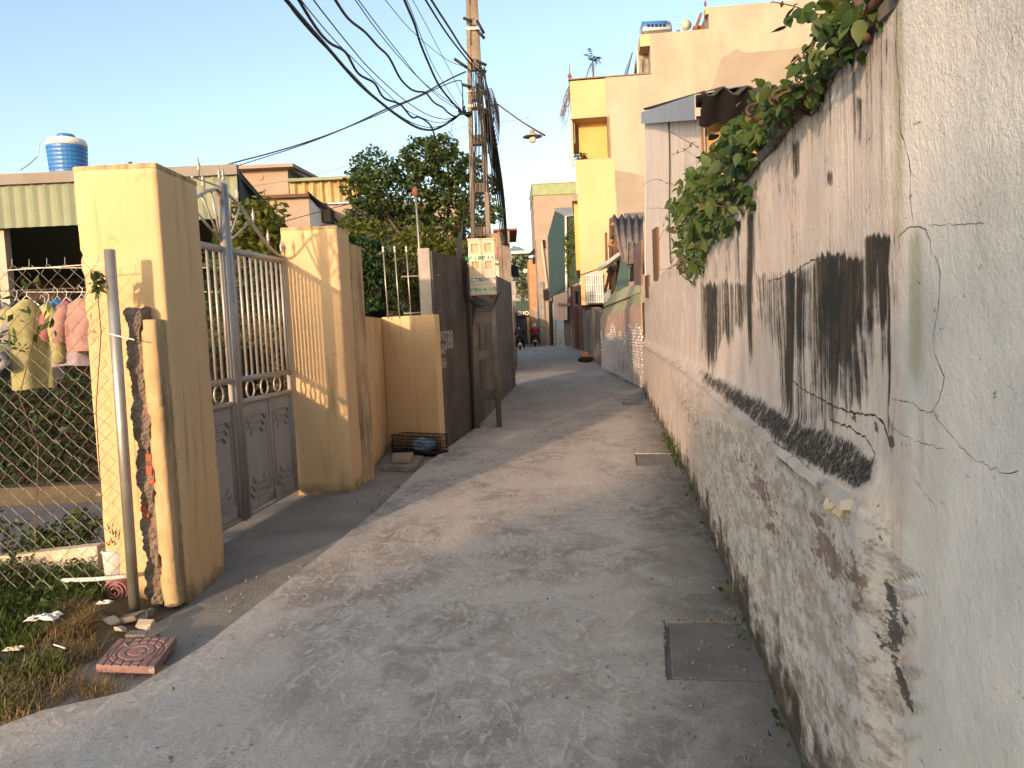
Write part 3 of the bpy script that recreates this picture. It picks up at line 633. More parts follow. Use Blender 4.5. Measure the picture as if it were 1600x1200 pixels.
# pressed panels
def panel(u0,u1):
    mb=MB(); mb.slab([GP(u0,.07,-.006),GP(u1,.07,-.006),GP(u1,1.0,-.006),GP(u0,1.0,-.006)],-.004); o=part('panel',mb,GATEP,gt)
    L=WLOC[gt.name]; e=MB(); uc=(u0+u1)/2; w=(u1-u0)
    for top in (1,-1):
        zz=lambda d: (.53+top*d)
        for i,(d,hw) in enumerate(((.36,.36),(.30,.30),(.24,.22))):
            a=w*hw*.9
            P=[(uc-a,d-.05),(uc-a*.72,d),(uc+a*.72,d),(uc+a,d-.05)]
            e.tube([GP(p[0],zz(p[1]),.002) for p in P],.010,5)
    e.tube([GP(uc-w*.38,.18,.0),GP(uc-w*.38,.88,.0)],.004,4); e.tube([GP(uc+w*.38,.18,.0),GP(uc+w*.38,.88,.0)],.004,4)
    part('panel_moulding',e,GATEP,gt,True)
for a,b in ((.03,.65),(.66,UC-.06),(UC+.06,UC+.62),(UC+.64,GL-.04)):
    panel(a,b)
for u in (.655,UC+.63): gbar('mullion',u,.05,u,1.02,.012,GATEP)
# ---- broken brick stub pier between fence post and pillar
t=thing('broken_pier','crumbling brick stub with exposed red brick against the tall yellow pillar','pier',(-2.4,4.5,0))
bm=bmesh.new(); bmesh.ops.create_grid(bm,x_segments=10,y_segments=60,size=.5)
me=bpy.data.meshes.new('rubble_core')
S=G(197,938,.08); 
mb=MB(); nu,nv=17,120; V=[]
XL=AT(194,490,4.43)[0]; XM=AT(219,490,4.43)[0]; XR=AT(242,490,4.43)[0]
for j in range(nv):
    z=.02+1.72*j/(nv-1)
    for i in range(nu):
        a=i/(nu-1); 
        # U-shaped section: left side, front, right side
        if a<.3: x=XL; y=4.56-(a/.3)*.13
        elif a<.75: x=XL+(XM-XL)*(a-.3)/.45; y=4.43
        else: x=XM; y=4.43+.13*(a-.75)/.25
        k=min(1,(1.74-z)/.12) if z>1.62 else 1
        nzz=.010*math.sin(z*19+a*7)+.007*math.sin(z*47-a*19)+random.uniform(-.007,.007)
        V.append((x+nzz*.5,y+nzz,z+(0 if z<1.6 else .03*math.sin(a*9))))
F=[(j*nu+i,j*nu+i+1,(j+1)*nu+i+1,(j+1)*nu+i) for j in range(nv-1) for i in range(nu-1)]
F.append(tuple((nv-1)*nu+i for i in range(nu)))
mb.add(V,F); part('rubble_core',mb,MAT('rubble_mortar',(.27,.21,.16),(.17,.135,.1),6,.97,1.,50,bd=.02,spot=(.36,.2,.14)),t)
mb=rough_prism([(XM-.004,4.425),(XR,4.425),(XR+.005,4.552),(XM-.004,4.552)],.0,1.69,.025,.004,1.2); part('rendered_edge',mb,YELT,t,True)
for (px,py,h_) in ((232,715,.05),(233,735,.06),(224,795,.035),(228,806,.03),(236,752,.03)):
    c=AT(px,py,4.425); mb=MB(); mb.bx((c[0],4.436,c[2]),(.036,.03,h_),Euler((.05,.1,.08)).to_matrix()); part('brick',mb,BRICKR,t,bevel=.006)
bm.free()

# ---- chain-link fence
fy=4.34
ft=thing('chainlink_fence','rusty chain-link fence with a leaning galvanised end post in front of the yard','fence',(-2.6,fy,0))
tp=AT(171,390,fy); bt=AT(209,936,fy)
mb=MB(); mb.tube([(bt[0],fy,.0),(tp[0]+.0,fy,tp[2])],.030,16); part('end_post',mb,METAL,ft,True)
w=.0965; x=bt[0]-.035; k=0; rnd=random.Random(3)
zt_,zb=AT(70,408,fy)[2],.13
sag=lambda x:.02*math.sin(x*3.1)
while x-w/2>-4.6:
    pts=[]; z=zt_+sag(x)-.02; j=0; z+=.03; 
    nz=int((zt_-zb)/(w/2))
    for j in range(nz+1):
        side=(j+k)%2; zz=zt_+sag(x)-j*w*.49; pts.append((x-(w/2 if side else 0)+rnd.uniform(-.003,.003)*1.5,fy+(.004 if side else -.004),zz+rnd.uniform(-.003,.003)))
    if k%2==0: pts=[(pts[0][0],fy,pts[0][2]+.035)]+pts
    mb=MB(); mb.tube(pts,.0019,4,False); part('strand',mb,WIRE,ft); x-=w/2; k+=1
for px_,py_ in ((0,422),):
    mb=MB(); mb.tube([AT(-150,428,fy),AT(0,423,fy),AT(60,419,fy),AT(130,414,fy),AT(168,412,fy)],.003,5); part('tension_wire',mb,WHITE,ft)
c0=AT(172,522,fy-.03); c1=AT(210,531,fy-.02); mb=MB(); mb.tube([c0,c1],.0045,6); part('tie_rod',mb,WHITE,ft)
# climbing leaves on fence
def vinelet(label,spec,nleaf,size,mat,stem):
    t=thing('climbing_plant',label,'plant',(spec[0][0][0],fy,0)); leafpart('leaves',blobs(spec,1)[:nleaf],size,mat,t,2.8,.1); mb=MB(); mb.tube(stem,.003,4); part('stem',mb,VSTEM,t); return t
c=AT(152,440,fy-.03); vinelet('sprig of pointed leaves beside the top of the fence post',[(c,(.04,.03,.075),34)],34,.075,L_TREE,[AT(150,430,fy),AT(158,520,fy),AT(150,640,fy),AT(160,800,fy)])
c=AT(45,500,fy-.03); vinelet('thin climber with oval leaves twining up the middle of the mesh fence',[(AT(45,440,fy),(.06,.02,.04),10),(AT(60,500,fy),(.1,.03,.12),18),(AT(20,540,fy),(.12,.03,.1),16),(AT(10,500,fy),(.05,.03,.15),12)],60,.07,L_VINE,[AT(60,430,fy),AT(50,540,fy),AT(30,620,fy),AT(60,700,fy),AT(55,850,fy)])

# ---- laundry on a line behind the fence
YC=5.9
CL={}
def cloth(n,c,c2=None): 
    if n not in CL: CL[n]=MAT('cloth_'+n,tuple(v*.7 for v in c),tuple(v*.5 for v in c),14,.95,.15,120)
    return CL[n]
def shirt(cx,ztop,w,h,mat,label,group,y=YC,sl=.42,turn=0.,mat2=None,split=.55,flare=1.1):
    t=thing('hanging_shirt',label,'shirt',(cx,y,ztop-h),group)
    ca,sa=math.cos(turn),math.sin(turn)
    def body(z0,z1,mt,nm):
        mb=MB(); nr=14; n=22; V=[]
        for j in range(nr+1):
            v=z0+(z1-z0)*j/nr
            hw=w/2*(.22+.78*smooth01(v/.14)) if v<.14 else w/2*(1+(flare-1)*(v-.14)/.86)
            for i in range(n):
                a=2*PI*i/n; fold=(.020*math.sin(4*a+cx*9+v*2)+.010*math.sin(9*a+v*5+cx*5))*smooth01(v*1.4)
                xx=hw*math.cos(a)*(1+.5*fold/.1*.3); yy=(.045+.02*v)*math.sin(a)+fold
                V.append((cx+xx*ca-yy*sa,y+xx*sa+yy*ca,ztop-v*h+.006*math.sin(3*a)*v))
        F=[(j*n+i,j*n+(i+1)%n,(j+1)*n+(i+1)%n,(j+1)*n+i) for j in range(nr) for i in range(n)]; mb.add(V,F); part(nm,mb,mt,t,True)
    if mat2: body(0,split,mat,'bodice'); body(split,1,mat2,'skirt')
    else: body(0,1,mat,'body')
    for s in (-1,1):
        xo=cx+s*w*.43; mb=MB(); mb.tube([(xo,y+.0,ztop-.05),(xo+s*.05,y+s*.01,ztop-.13),(xo+s*.075,y,ztop-.1-sl*h*.6),(xo+s*.085,y+.01,ztop-.08-sl*h)],[.04,.055,.05,.055],9); 
        part('sleeve',mb,mat,t,True)
    mb=MB(); mb.tube([(cx-w*.3,y,ztop-.05),(cx,y,ztop+.03),(cx+w*.3,y,ztop-.05)],.004,4); mb.tube([(cx,y,ztop+.03),(cx+.01,y,ztop+.07),(cx-.02,y,ztop+.1),(cx-.03,y,ztop+.07)],.003,4); part('hanger',mb,WHITE,t)
def sx(px,py,Y=YC): q=AT(px,py,Y); return q[0],q[2]
gL='clothes drying on a line behind the mesh fence'
x,z=sx(42,468); shirt(x,z,.30,.68,cloth('pale_yellow',(.55,.52,.24)),'long pale yellow shirt hanging on the line behind the fence',gL,sl=.6,turn=.9,flare=1.0)
x,z=sx(66,480,6.0); shirt(x,z,.16,.56,cloth('off_white',(.6,.58,.55)),'off-white shirt half hidden beside the pale yellow shirt',gL,y=6.03,sl=.3)
x,z=sx(84,468,6.1); shirt(x,z,.2,.30,cloth('bright_blue',(.03,.2,.5)),'bright blue top between the yellow and pink shirts',gL,y=6.15,sl=.5)
x,z=sx(104,470,5.95); shirt(x,z,.24,.5,cloth('pink',(.46,.18,.20)),'dusty pink dress with pale skirt on the line',gL,y=5.95,mat2=cloth('lilac_white',(.48,.42,.48)),split=.62,flare=1.25)
x,z=sx(128,466,5.8); shirt(x,z,.26,.40,cloth('light_pink',(.56,.32,.28)),'light pink blouse hanging closest to the yellow pillar',gL,y=5.8,sl=.6)
x,z=sx(0,472,5.9); shirt(x,z,.26,.5,cloth('lavender',(.42,.40,.47)),'lavender grey shirt hanging at the left edge of the line',gL,sl=.4)
x,z=sx(20,470,6.2); shirt(x,z,.2,.42,cloth('navy',(.03,.03,.08)),'dark navy shirt behind the pale yellow one',gL,y=6.25)
x,z=sx(12,545,6.0); shirt(x-.02,z+.05,.2,.35,cloth('white_grey',(.5,.5,.55)),'greyish white vest hanging lowest at the left edge',gL,y=5.7,sl=.3)
x,z=sx(-22,470,6.0); shirt(x,z,.24,.6,cloth('grey_blue',(.2,.25,.34)),'grey-blue shirt cut by the left edge of the picture',gL,y=6.0,sl=.5,turn=.6)
x,z=sx(132,478,6.15); shirt(x,z,.22,.5,cloth('plum',(.16,.09,.12)),'dark plum top hanging behind the light pink blouse',gL,y=6.2,sl=.4,turn=.5)
x,z=sx(70,474,6.3); shirt(x,z,.2,.5,cloth('dark_indigo',(.05,.04,.10)),'dark indigo top hanging behind the off-white shirt',gL,y=6.35,sl=.4)
a=sx(-160,456); b=sx(150,450)
mb=MB(); mb.tube([(a[0],YC,a[1]),((a[0]+b[0])/2,YC,(a[1]+b[1])/2-.01),(b[0]+.6,YC,b[1])],.004,5); mb2=mb
solo('clothes_line',mb,WIRE,'thin wire clothes line carrying the drying shirts','clothes line')

# ---- yard behind fence: kerb, hedge, low wall, pots
mb=MB(); mb.box(-9,-2.75,7.65,7.85,-.05,.17); solo('kerb',mb,MAT('dark_kerb',(.10,.08,.055),(.05,.045,.03),4,.95,.7,40,spot=(.3,.25,.2)),'low dark kerb at the foot of the dark hedge','kerb',bevel=.01)  # kerb concrete given a dark brown tone
t=thing('hedge','dark shaded hedge behind the drying clothes','hedge',(-5,8.2,0))
C=np.column_stack([rng.uniform(-8.5,-3.0,9000),8.3+rng.normal(0,.22,9000),rng.uniform(.1,1.55,9000)]); leafpart('foliage',C,.075,L_HEDGE,t)
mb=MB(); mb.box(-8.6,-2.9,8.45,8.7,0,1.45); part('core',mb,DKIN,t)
# plants seen through gate
for lab,spec,n,sz,mt in (('bushy shrub growing behind the gate bars',[(AT(370,520,9.2),(.75,.5,.75),1500),(AT(400,610,9.0),(.8,.5,.5),1100),(AT(345,560,9.),(.45,.4,.7),700)],1,.085,L_TREE),
        ('broad-leaved shrub rising above the gate beneath the sloping roof',[(AT(400,350,9.6),(.42,.4,.36),500),(AT(380,400,9.5),(.5,.4,.45),600),(AT(425,400,9.7),(.3,.4,.4),350)],1,.11,L_TREE2)):
    c=spec[0][0]; t=thing('shrub',lab,'shrub',(c[0],c[1],0)); leafpart('foliage',blobs(spec,n),sz,mt,t)
    mb=MB()
    for k in range(5): mb.tube([(c[0]+random.uniform(-.1,.1),c[1],0),(c[0]+random.uniform(-.3,.3),c[1]+.1,c[2]*.6),(c[0]+random.uniform(-.5,.5),c[1],c[2]+.1)],[.02,.015,.006],5)
    part('stem',mb,BARK,t,True)
# low cream wall in the yard
a=AT(5,0,5.0); x0_=AT(10,880,4.95)[0]; x1_=AT(150,880,4.95)[0]
mb=MB(); mb.prism([(x0_-1.8,4.9),(x1_,4.98),(x1_,5.08),(x0_-1.8,5.0)],0,[.10,.24,.24,.10]); solo('low_wall',mb,CREAM,'knee-low cream wall in the yard behind the fence foot','wall',bevel=.01)
# bucket with spiky plant
c=AT(183,875,4.62); bx_=c[0]; t=thing('white_bucket','white plastic bucket standing behind the fence post','bucket',(bx_,4.7,.10))
mb=MB(); mb.lathe([(.072,.12),(.080,.30),(.084,.305),(.084,.315),(.078,.315),(.074,.28),(.001,.28)],(bx_,4.62,.0),20); part('pail',mb,WHITE,t,True)
t=thing('spiky_plant','spiky green plant growing out of the white bucket','plant',(bx_,4.62,.28)); mb=MB(); V=[];F=[]
for k in range(46):
    a=random.uniform(0,2*PI); l=random.uniform(.12,.24); sp=random.uniform(.02,.10); b0=Vector((bx_+.03*math.cos(a),4.62+.03*math.sin(a),.27)); d=Vector((math.cos(a),math.sin(a),0)); s=Vector((-math.sin(a),math.cos(a),0))*.006; tip=b0+d*sp+Vector((0,0,l)); midp=b0+d*sp*.35+Vector((0,0,l*.6)); mb.add([b0-s,b0+s,midp+s,tip,midp-s],[(0,1,2,4),(4,2,3)])
o=part('leaves',mb,L_GRASS,t)
# pink roll lying on its side
c=AT(186,920,4.56); t=thing('pink_roll','dusty pink spiral roll lying under the white pipe by the fence post','roll',(c[0],4.6,.05))
Mr=Matrix.Rotation(PI/2,3,'X'); PKR=MAT('dusty_pink_plastic',(.36,.17,.17),(.28,.12,.13),8,.8,.3,60)
mb=MB(); mb.lathe([(.074,0),(.078,.01),(.078,.13),(.07,.14)],(c[0],4.66,c[2]),20,Mr); part('drum',mb,PKR,t,True)
mb=MB(); mb.tube([(c[0]+.07*math.cos(a)*(1-a/22),4.515-.001*a,c[2]+.07*math.sin(a)*(1-a/22)) for a in np.linspace(0,6*PI,60)],.006,5); part('spiral_edge',mb,PKR,t,True)
mb=MB(); mb.lathe([(.016,0),(.016,.012)],(c[0],4.52,c[2]),10,Mr); part('hub',mb,BLACK,t)
mb=MB(); mb.tube([AT(98,907,4.50),AT(150,905,4.48),AT(204,900,4.46)],.013,10); solo('pvc_pipe',mb,WHITE,'short white plastic pipe lying along the foot of the fence','pipe',smooth=True)
# scraps and rubble
def crumple(c,s,lab,mat=PAPER):
    mb=MB(); n=9; V=[]
    for j in range(n):
        for i in range(n): V.append((c[0]+(i/(n-1)-.5)*s*1.6+random.uniform(-1,1)*s*.08,c[1]+(j/(n-1)-.5)*s+random.uniform(-1,1)*s*.08,c[2]+random.uniform(0,.28)*s*(1 if 0<i<n-1 and 0<j<n-1 else .3)))
    mb.add(V,[(j*n+i,j*n+i+1,(j+1)*n+i+1,(j+1)*n+i) for j in range(n-1) for i in range(n-1)]); solo('paper_scrap',mb,mat,lab,'litter')
c=G(68,966,.1); crumple((c[0],c[1],.10),.10,'crumpled white tissue on the grass below the fence')
c=G(163,942,.1); crumple((c[0],c[1],.10),.05,'small white plastic scrap beside the pink roll')
c=G(22,1022,.06); crumple((c[0],c[1],.085),.05,'dirty grey paper scrap in the weeds at the left edge',CREAM)
c=G(95,1010,.08); mb=MB(); mb.tube([G(84,1007,.09),G(102,1013,.09)],.004,5); solo('plastic_stick',mb,WHITE,'thin white stick lying on the soil near the dry grass','stick')
for k,(px,py,s) in enumerate(((175,962,.05),(205,958,.07),(225,952,.06),(188,975,.045),(212,985,.06),(205,1000,.045),(228,968,.05),(160,958,.035))):
    c=G(px,py,.05); me_=MB(); M3=Euler((random.random()*.4,random.random()*.4,random.random()*3)).to_matrix(); me_.bx((c[0],c[1],.02),(s*1.7,s*1.1,s*.55),M3); me_.v=[(a_+random.uniform(-.3,.3)*s,b_+random.uniform(-.3,.3)*s,c_+random.uniform(-.15,.15)*s) for a_,b_,c_ in me_.v]
    lb=['small cream rubble lump farthest left below the broken pier','largest rubble lump below the broken pier','rubble lump touching the foot of the yellow pillar','flat rubble piece in the middle of the broken kerb','rubble lump leaning on the edge of the concrete apron','rubble piece nearest the pink paving tile','grey rubble lump at the corner of the apron','pebble-sized rubble beside the plastic scrap'][k]
    solo('rubble_stone',me_,STONE if k%3 else CREAM,lb,'stone','rubble below the broken pier',bevel=.004)
# pink paver
A=[G(150,1050),G(242,1053),G(277,1006),G(186,1008)]
def pvf(u,v):
    a,b,c_,d=[np.array(q) for q in A]
    X=((1-u)*(1-v))[...,None]*a+(u*(1-v))[...,None]*b+(u*v)[...,None]*c_+((1-u)*v)[...,None]*d
    uu=u*2-1; vv=v*2-1; r_=np.hypot(uu,vv); g=np.zeros_like(u)
    for rr in (.33,.62,.9): g=np.maximum(g,np.exp(-((r_-rr)/.028)**2))
    ln=np.zeros_like(u)
    for t_ in (-.75,-.45,-.15,.15,.45,.75): ln=np.maximum(ln,np.exp(-((uu-t_)/.025)**2)*(r_>.62)*(np.abs(vv)>.0))
    cr=np.exp(-((vv-(-.15+.6*uu+.06*np.sin(uu*14)))/.02)**2)*(uu>.05)
    g=np.maximum(np.maximum(g,ln),cr)
    edge=np.maximum(np.abs(uu),np.abs(vv)); z=.036-.006*g; z=np.where(edge>.985,.0,z)
    return X[...,0],X[...,1],z
me,_=grid_attr('paving_tile',110,110,pvf,PINKT,{}); o=bpy.data.objects.new('paving_tile',me); COL.objects.link(o); o['label']='loose cracked pink paving tile with circular grooves lying at the lane edge'; o['category']='paving tile'
for p in me.polygons: p.use_smooth=False

# ---- crate and flat stones by the yellow wall corner
c=G(650,712); t=thing('plastic_crate','black plastic mesh crate lying against the yellow end wall','crate',(c[0],9.7,0))
fr=np.array([[-1.60,9.88],[-.985,9.52]]); cd=(fr[1]-fr[0]); W_=np.linalg.norm(cd); cd/=W_; cn=np.array([-cd[1],cd[0]])
def CP(u,o,z): p=fr[0]+cd*u+cn*o; return (p[0],p[1],z)
h=.23
for nm,o0,o1 in (('front_side',0,0),('rear_side',.26,.26)):
    mb=MB()
    for k in range(25): u=W_*k/24; mb.tube([CP(u,o0,.015),CP(u,o0,h)],.0035,4)
    for z in (.02,.06,.10,.145,.19,h): mb.tube([CP(0,o0,z),CP(W_,o0,z)],.0045 if z<h else .009,4)
    part(nm,mb,BLACK,t)
for nm,u in (('end_side',0),('end_side',W_)):
    mb=MB()
    for k in range(11): o_=.26*k/10; mb.tube([CP(u,o_,.015),CP(u,o_,h)],.0035,4)
    for z in (.02,.08,.14,h): mb.tube([CP(u,0,z),CP(u,.26,z)],.005,4)
    part(nm,mb,BLACK,t)
mb=MB(); mb.prism([CP(0,0,0)[:2],CP(W_,0,0)[:2],CP(W_,.26,0)[:2],CP(0,.26,0)[:2]],.005,.02); part('base',mb,BLACK,t)
t=thing('blue_bag','crumpled blue and white plastic bag inside the black crate','bag',CP(.4,.13,.02)); mb=MB(); cc=CP(.42,.13,.10); nn=14; V=[]
for j in range(nn):
    for i in range(nn):
        th=PI*j/(nn-1); ph=2*PI*i/nn; rr=1+random.uniform(-.18,.18); V.append((cc[0]+.15*math.sin(th)*math.cos(ph)*rr,cc[1]+.08*math.sin(th)*math.sin(ph)*rr,cc[2]+.085*math.cos(th)*rr))
mb.add(V,[(j*nn+i,j*nn+(i+1)%nn,(j+1)*nn+(i+1)%nn,(j+1)*nn+i) for j in range(nn-1) for i in range(nn)]); part('bag_body',mb,MAT('blue_white_film',(.12,.25,.45),(.5,.55,.6),9,.4,.3,40),t)
q=[G(598,732),G(648,734),G(662,716),G(612,714)]; mb=MB(); mb.prism([(p[0],p[1]) for p in q],-.03,.035); solo('stone_slab',mb,STONE,'larger flat stone slab on the ground in front of the crate','stone slab',bevel=.01)
q=[G(612,722,.05),G(640,723,.05),G(646,712,.05),G(614,711,.05)]; mb=MB(); mb.prism([(p[0],p[1]) for p in q],.036,[.07,.085,.095,.08]); solo('stone_slab',mb,MAT('pale_stone',(.36,.29,.21),None,5,.95,.5,50),'smaller pale stone slab resting on the larger one by the crate','stone slab',bevel=.008)

# ============================================================ UTILITY POLE
PX,PY=-.262,12.1
pt=thing('utility_pole','tall tapering concrete utility pole with ladder openings carrying many cables','utility pole',(PX,PY,0))
PH=8.3
def pc(z): return -.385+.0*z+ .0*z      # pole axis
pbx=G(765,668)[0]-.02; ptx=AT(737,0,12.1)[0]
def pax(z): return pbx+(ptx-pbx)*min(z/6.5,1.3)
def pw(z): return .215-.0195*z     # half width
def pd(z): return .13-.007*z
for s in (-1,1):
    mb=MB(); n=12; V=[]
    for j in range(n+1):
        z=PH*j/n-.05; a=pax(z)+s*pw(z); b=pax(z)+s*(pw(z)-.085+.004*z); 
        x0,x1=(a,b) if s<0 else (b,a); V+=[(x0,PY-pd(z),z),(x1,PY-pd(z),z),(x1,PY+pd(z),z),(x0,PY+pd(z),z)]
    F=[(4*j+k,4*j+(k+1)%4,4*j+4+(k+1)%4,4*j+4+k) for j in range(n) for k in range(4)]+[(0,3,2,1),(4*n,4*n+1,4*n+2,4*n+3)]
    mb.add(V,F); part('leg',mb,POLE,pt,bevel=.008)
zc=[.50,1.15,1.72,2.45,3.05,3.72,4.45,5.15,5.75,6.35,7.0,7.7,8.15]
for z in zc:
    hh=.14 if z<5 else .2
    mb=MB(); mb.box(pax(z)-pw(z)+.05,pax(z)+pw(z)-.05,PY-pd(z)*.8,PY+pd(z)*.8,z-hh/2,z+hh/2); part('rung',mb,POLE,pt)
mb=MB(); mb.box(pax(6)-.05,pax(6)+.05,PY-.05,PY+.05,5.5,8.0); part('web',mb,POLE,pt)
for z in (4.95,5.18,6.1):
    mb=MB(); mb.box(pax(z)-pw(z)-.006,pax(z)+pw(z)+.006,PY-pd(z)-.006,PY+pd(z)+.006,z-.02,z+.02); part('clamp_band',mb,WHITE if z>5 else CREAM,pt)
# meter box
def pbl(px,py): return AT(px,py,11.86)
a=pbl(731,376); b=pbl(777,460); xa,xb=a[0],b[0]-.01; zb_,za_=b[2],a[2]
t=thing('meter_box','beige electric meter box with four windows and phone-number stickers on the pole','meter box',((xa+xb)/2,11.95,zb_))
MBX=MAT('beige_meter_plastic',(.55,.45,.33),(.48,.38,.27),5,.6,.1,60,streak=(.3,.22,.15),sk=(.55,.8)); yb=11.84
mb=MB(); mb.box(xa,xb,yb+.02,yb+.2,zb_,za_); part('case',mb,MBX,t,bevel=.01)
W=xb-xa; Hh=za_-zb_
# raised door frame made of strips around the window recesses
cols=[(0,.12),(.38,.60),(.88,1)]; rows=[(.96,1),(.80,.70)]
mb=MB()
win=[(.12,.38,.77,.93),(.62,.88,.77,.93),(.12,.38,.47,.61),(.62,.88,.47,.61)]
xsb=sorted({0,1,.12,.38,.62,.88}); zsb=sorted({0,1,.77,.93,.47,.61})
for i in range(len(xsb)-1):
    for j in range(len(zsb)-1):
        mx,mz=(xsb[i]+xsb[i+1])/2,(zsb[j]+zsb[j+1])/2
        if any(w_[0]<mx<w_[1] and w_[2]<mz<w_[3] for w_ in win): continue
        mb.box(xa+xsb[i]*W,xa+xsb[i+1]*W,yb-.02,yb+.018,zb_+zsb[j]*Hh,zb_+zsb[j+1]*Hh)
part('door',mb,MBX,t)
for w_ in win:
    mb=MB(); mb.box(xa+w_[0]*W,xa+w_[1]*W,yb+.008,yb+.014,zb_+w_[2]*Hh,zb_+w_[3]*Hh); part('window',mb,MAT('meter_window',(.42,.33,.22),(.35,.25,.15),9,.2,0),t)
mb=MB(); mb.box(xa-.01,xb+.01,yb-.03,yb+.21,za_,za_+.02); part('hood',mb,MBX,t)
def sticker(u0,u1,v0,v1,bgc,items,nm):
    mb=MB(); mb.box(xa+u0*W,xa+u1*W,yb-.0235,yb-.0215,zb_+v0*Hh,zb_+v1*Hh); st=part('sticker',mb,bgc,t)
    for (txt,uc,hh,mt,wt_) in items:
        Mx=Matrix(((1,0,0,xa+uc*W),(0,0,-1,yb-.0245),(0,1,0,zb_+(v0+v1)/2*Hh-hh*.35),(0,0,0,1)))@Matrix.Diagonal((wt_,1,1,1))
        o=part('lettering',text_mb(txt,hh,Mx,.001,.0006),mt,st)
INKG=MAT('green_ink',(.03,.25,.12),None,5,.8,0); INKP=MAT('purple_ink',(.22,.03,.2),None,5,.8,0); INKK=MAT('black_ink',(.02,.02,.04),None,5,.8,0); STK=MAT('white_sticker',(.55,.58,.5),(.48,.5,.42),9,.7,0); STG=MAT('mint_sticker',(.4,.55,.42),(.5,.58,.45),9,.7,0)
sticker(.0,1.0,.625,.72,STG,[('0947 18 10 51',.25,.085,INKG,.62),('0947 18 10 51',.75,.085,INKK,.62)],'a')
sticker(.02,.98,.225,.335,STK,[('KCTN',.2,.09,INKK,.95),('0353990590',.70,.085,INKP,.62)],'b')
sticker(.02,.85,.04,.16,STK,[('KTS',.14,.06,INKK,.9),('0366 40 10 50',.60,.085,INKG,.66)],'c')
# street lamp on arm
t=thing('street_lamp','small street lamp with round shade hanging from a thin arm on the pole','street lamp',AT(770,165,12))
arm=[AT(762,166,12.0),AT(778,163,12),AT(790,172,12),AT(815,190,12),AT(838,204,12),AT(852,212,12)]
mb=MB(); mb.tube(arm,[.012,.012,.011,.011,.014,.016],6); part('arm',mb,RUST,t,True)
c=AT(832,213,12); mb=MB(); mb.lathe([(.02,.10),(.035,.09),(.04,.045),(.15,.0),(.152,-.01),(.14,-.012),(.04,.02),(.001,.02)],c,20); part('shade',mb,MAT('grey_enamel',(.3,.29,.25),None,4,.5,0),t,True)
mb=MB(); mb.lathe([(.001,.02),(.05,.0),(.055,-.04),(.045,-.09),(.001,-.105)],c,14); part('bulb',mb,MAT('frosted_glass',(.7,.66,.6),None,4,.3,0),t,True)
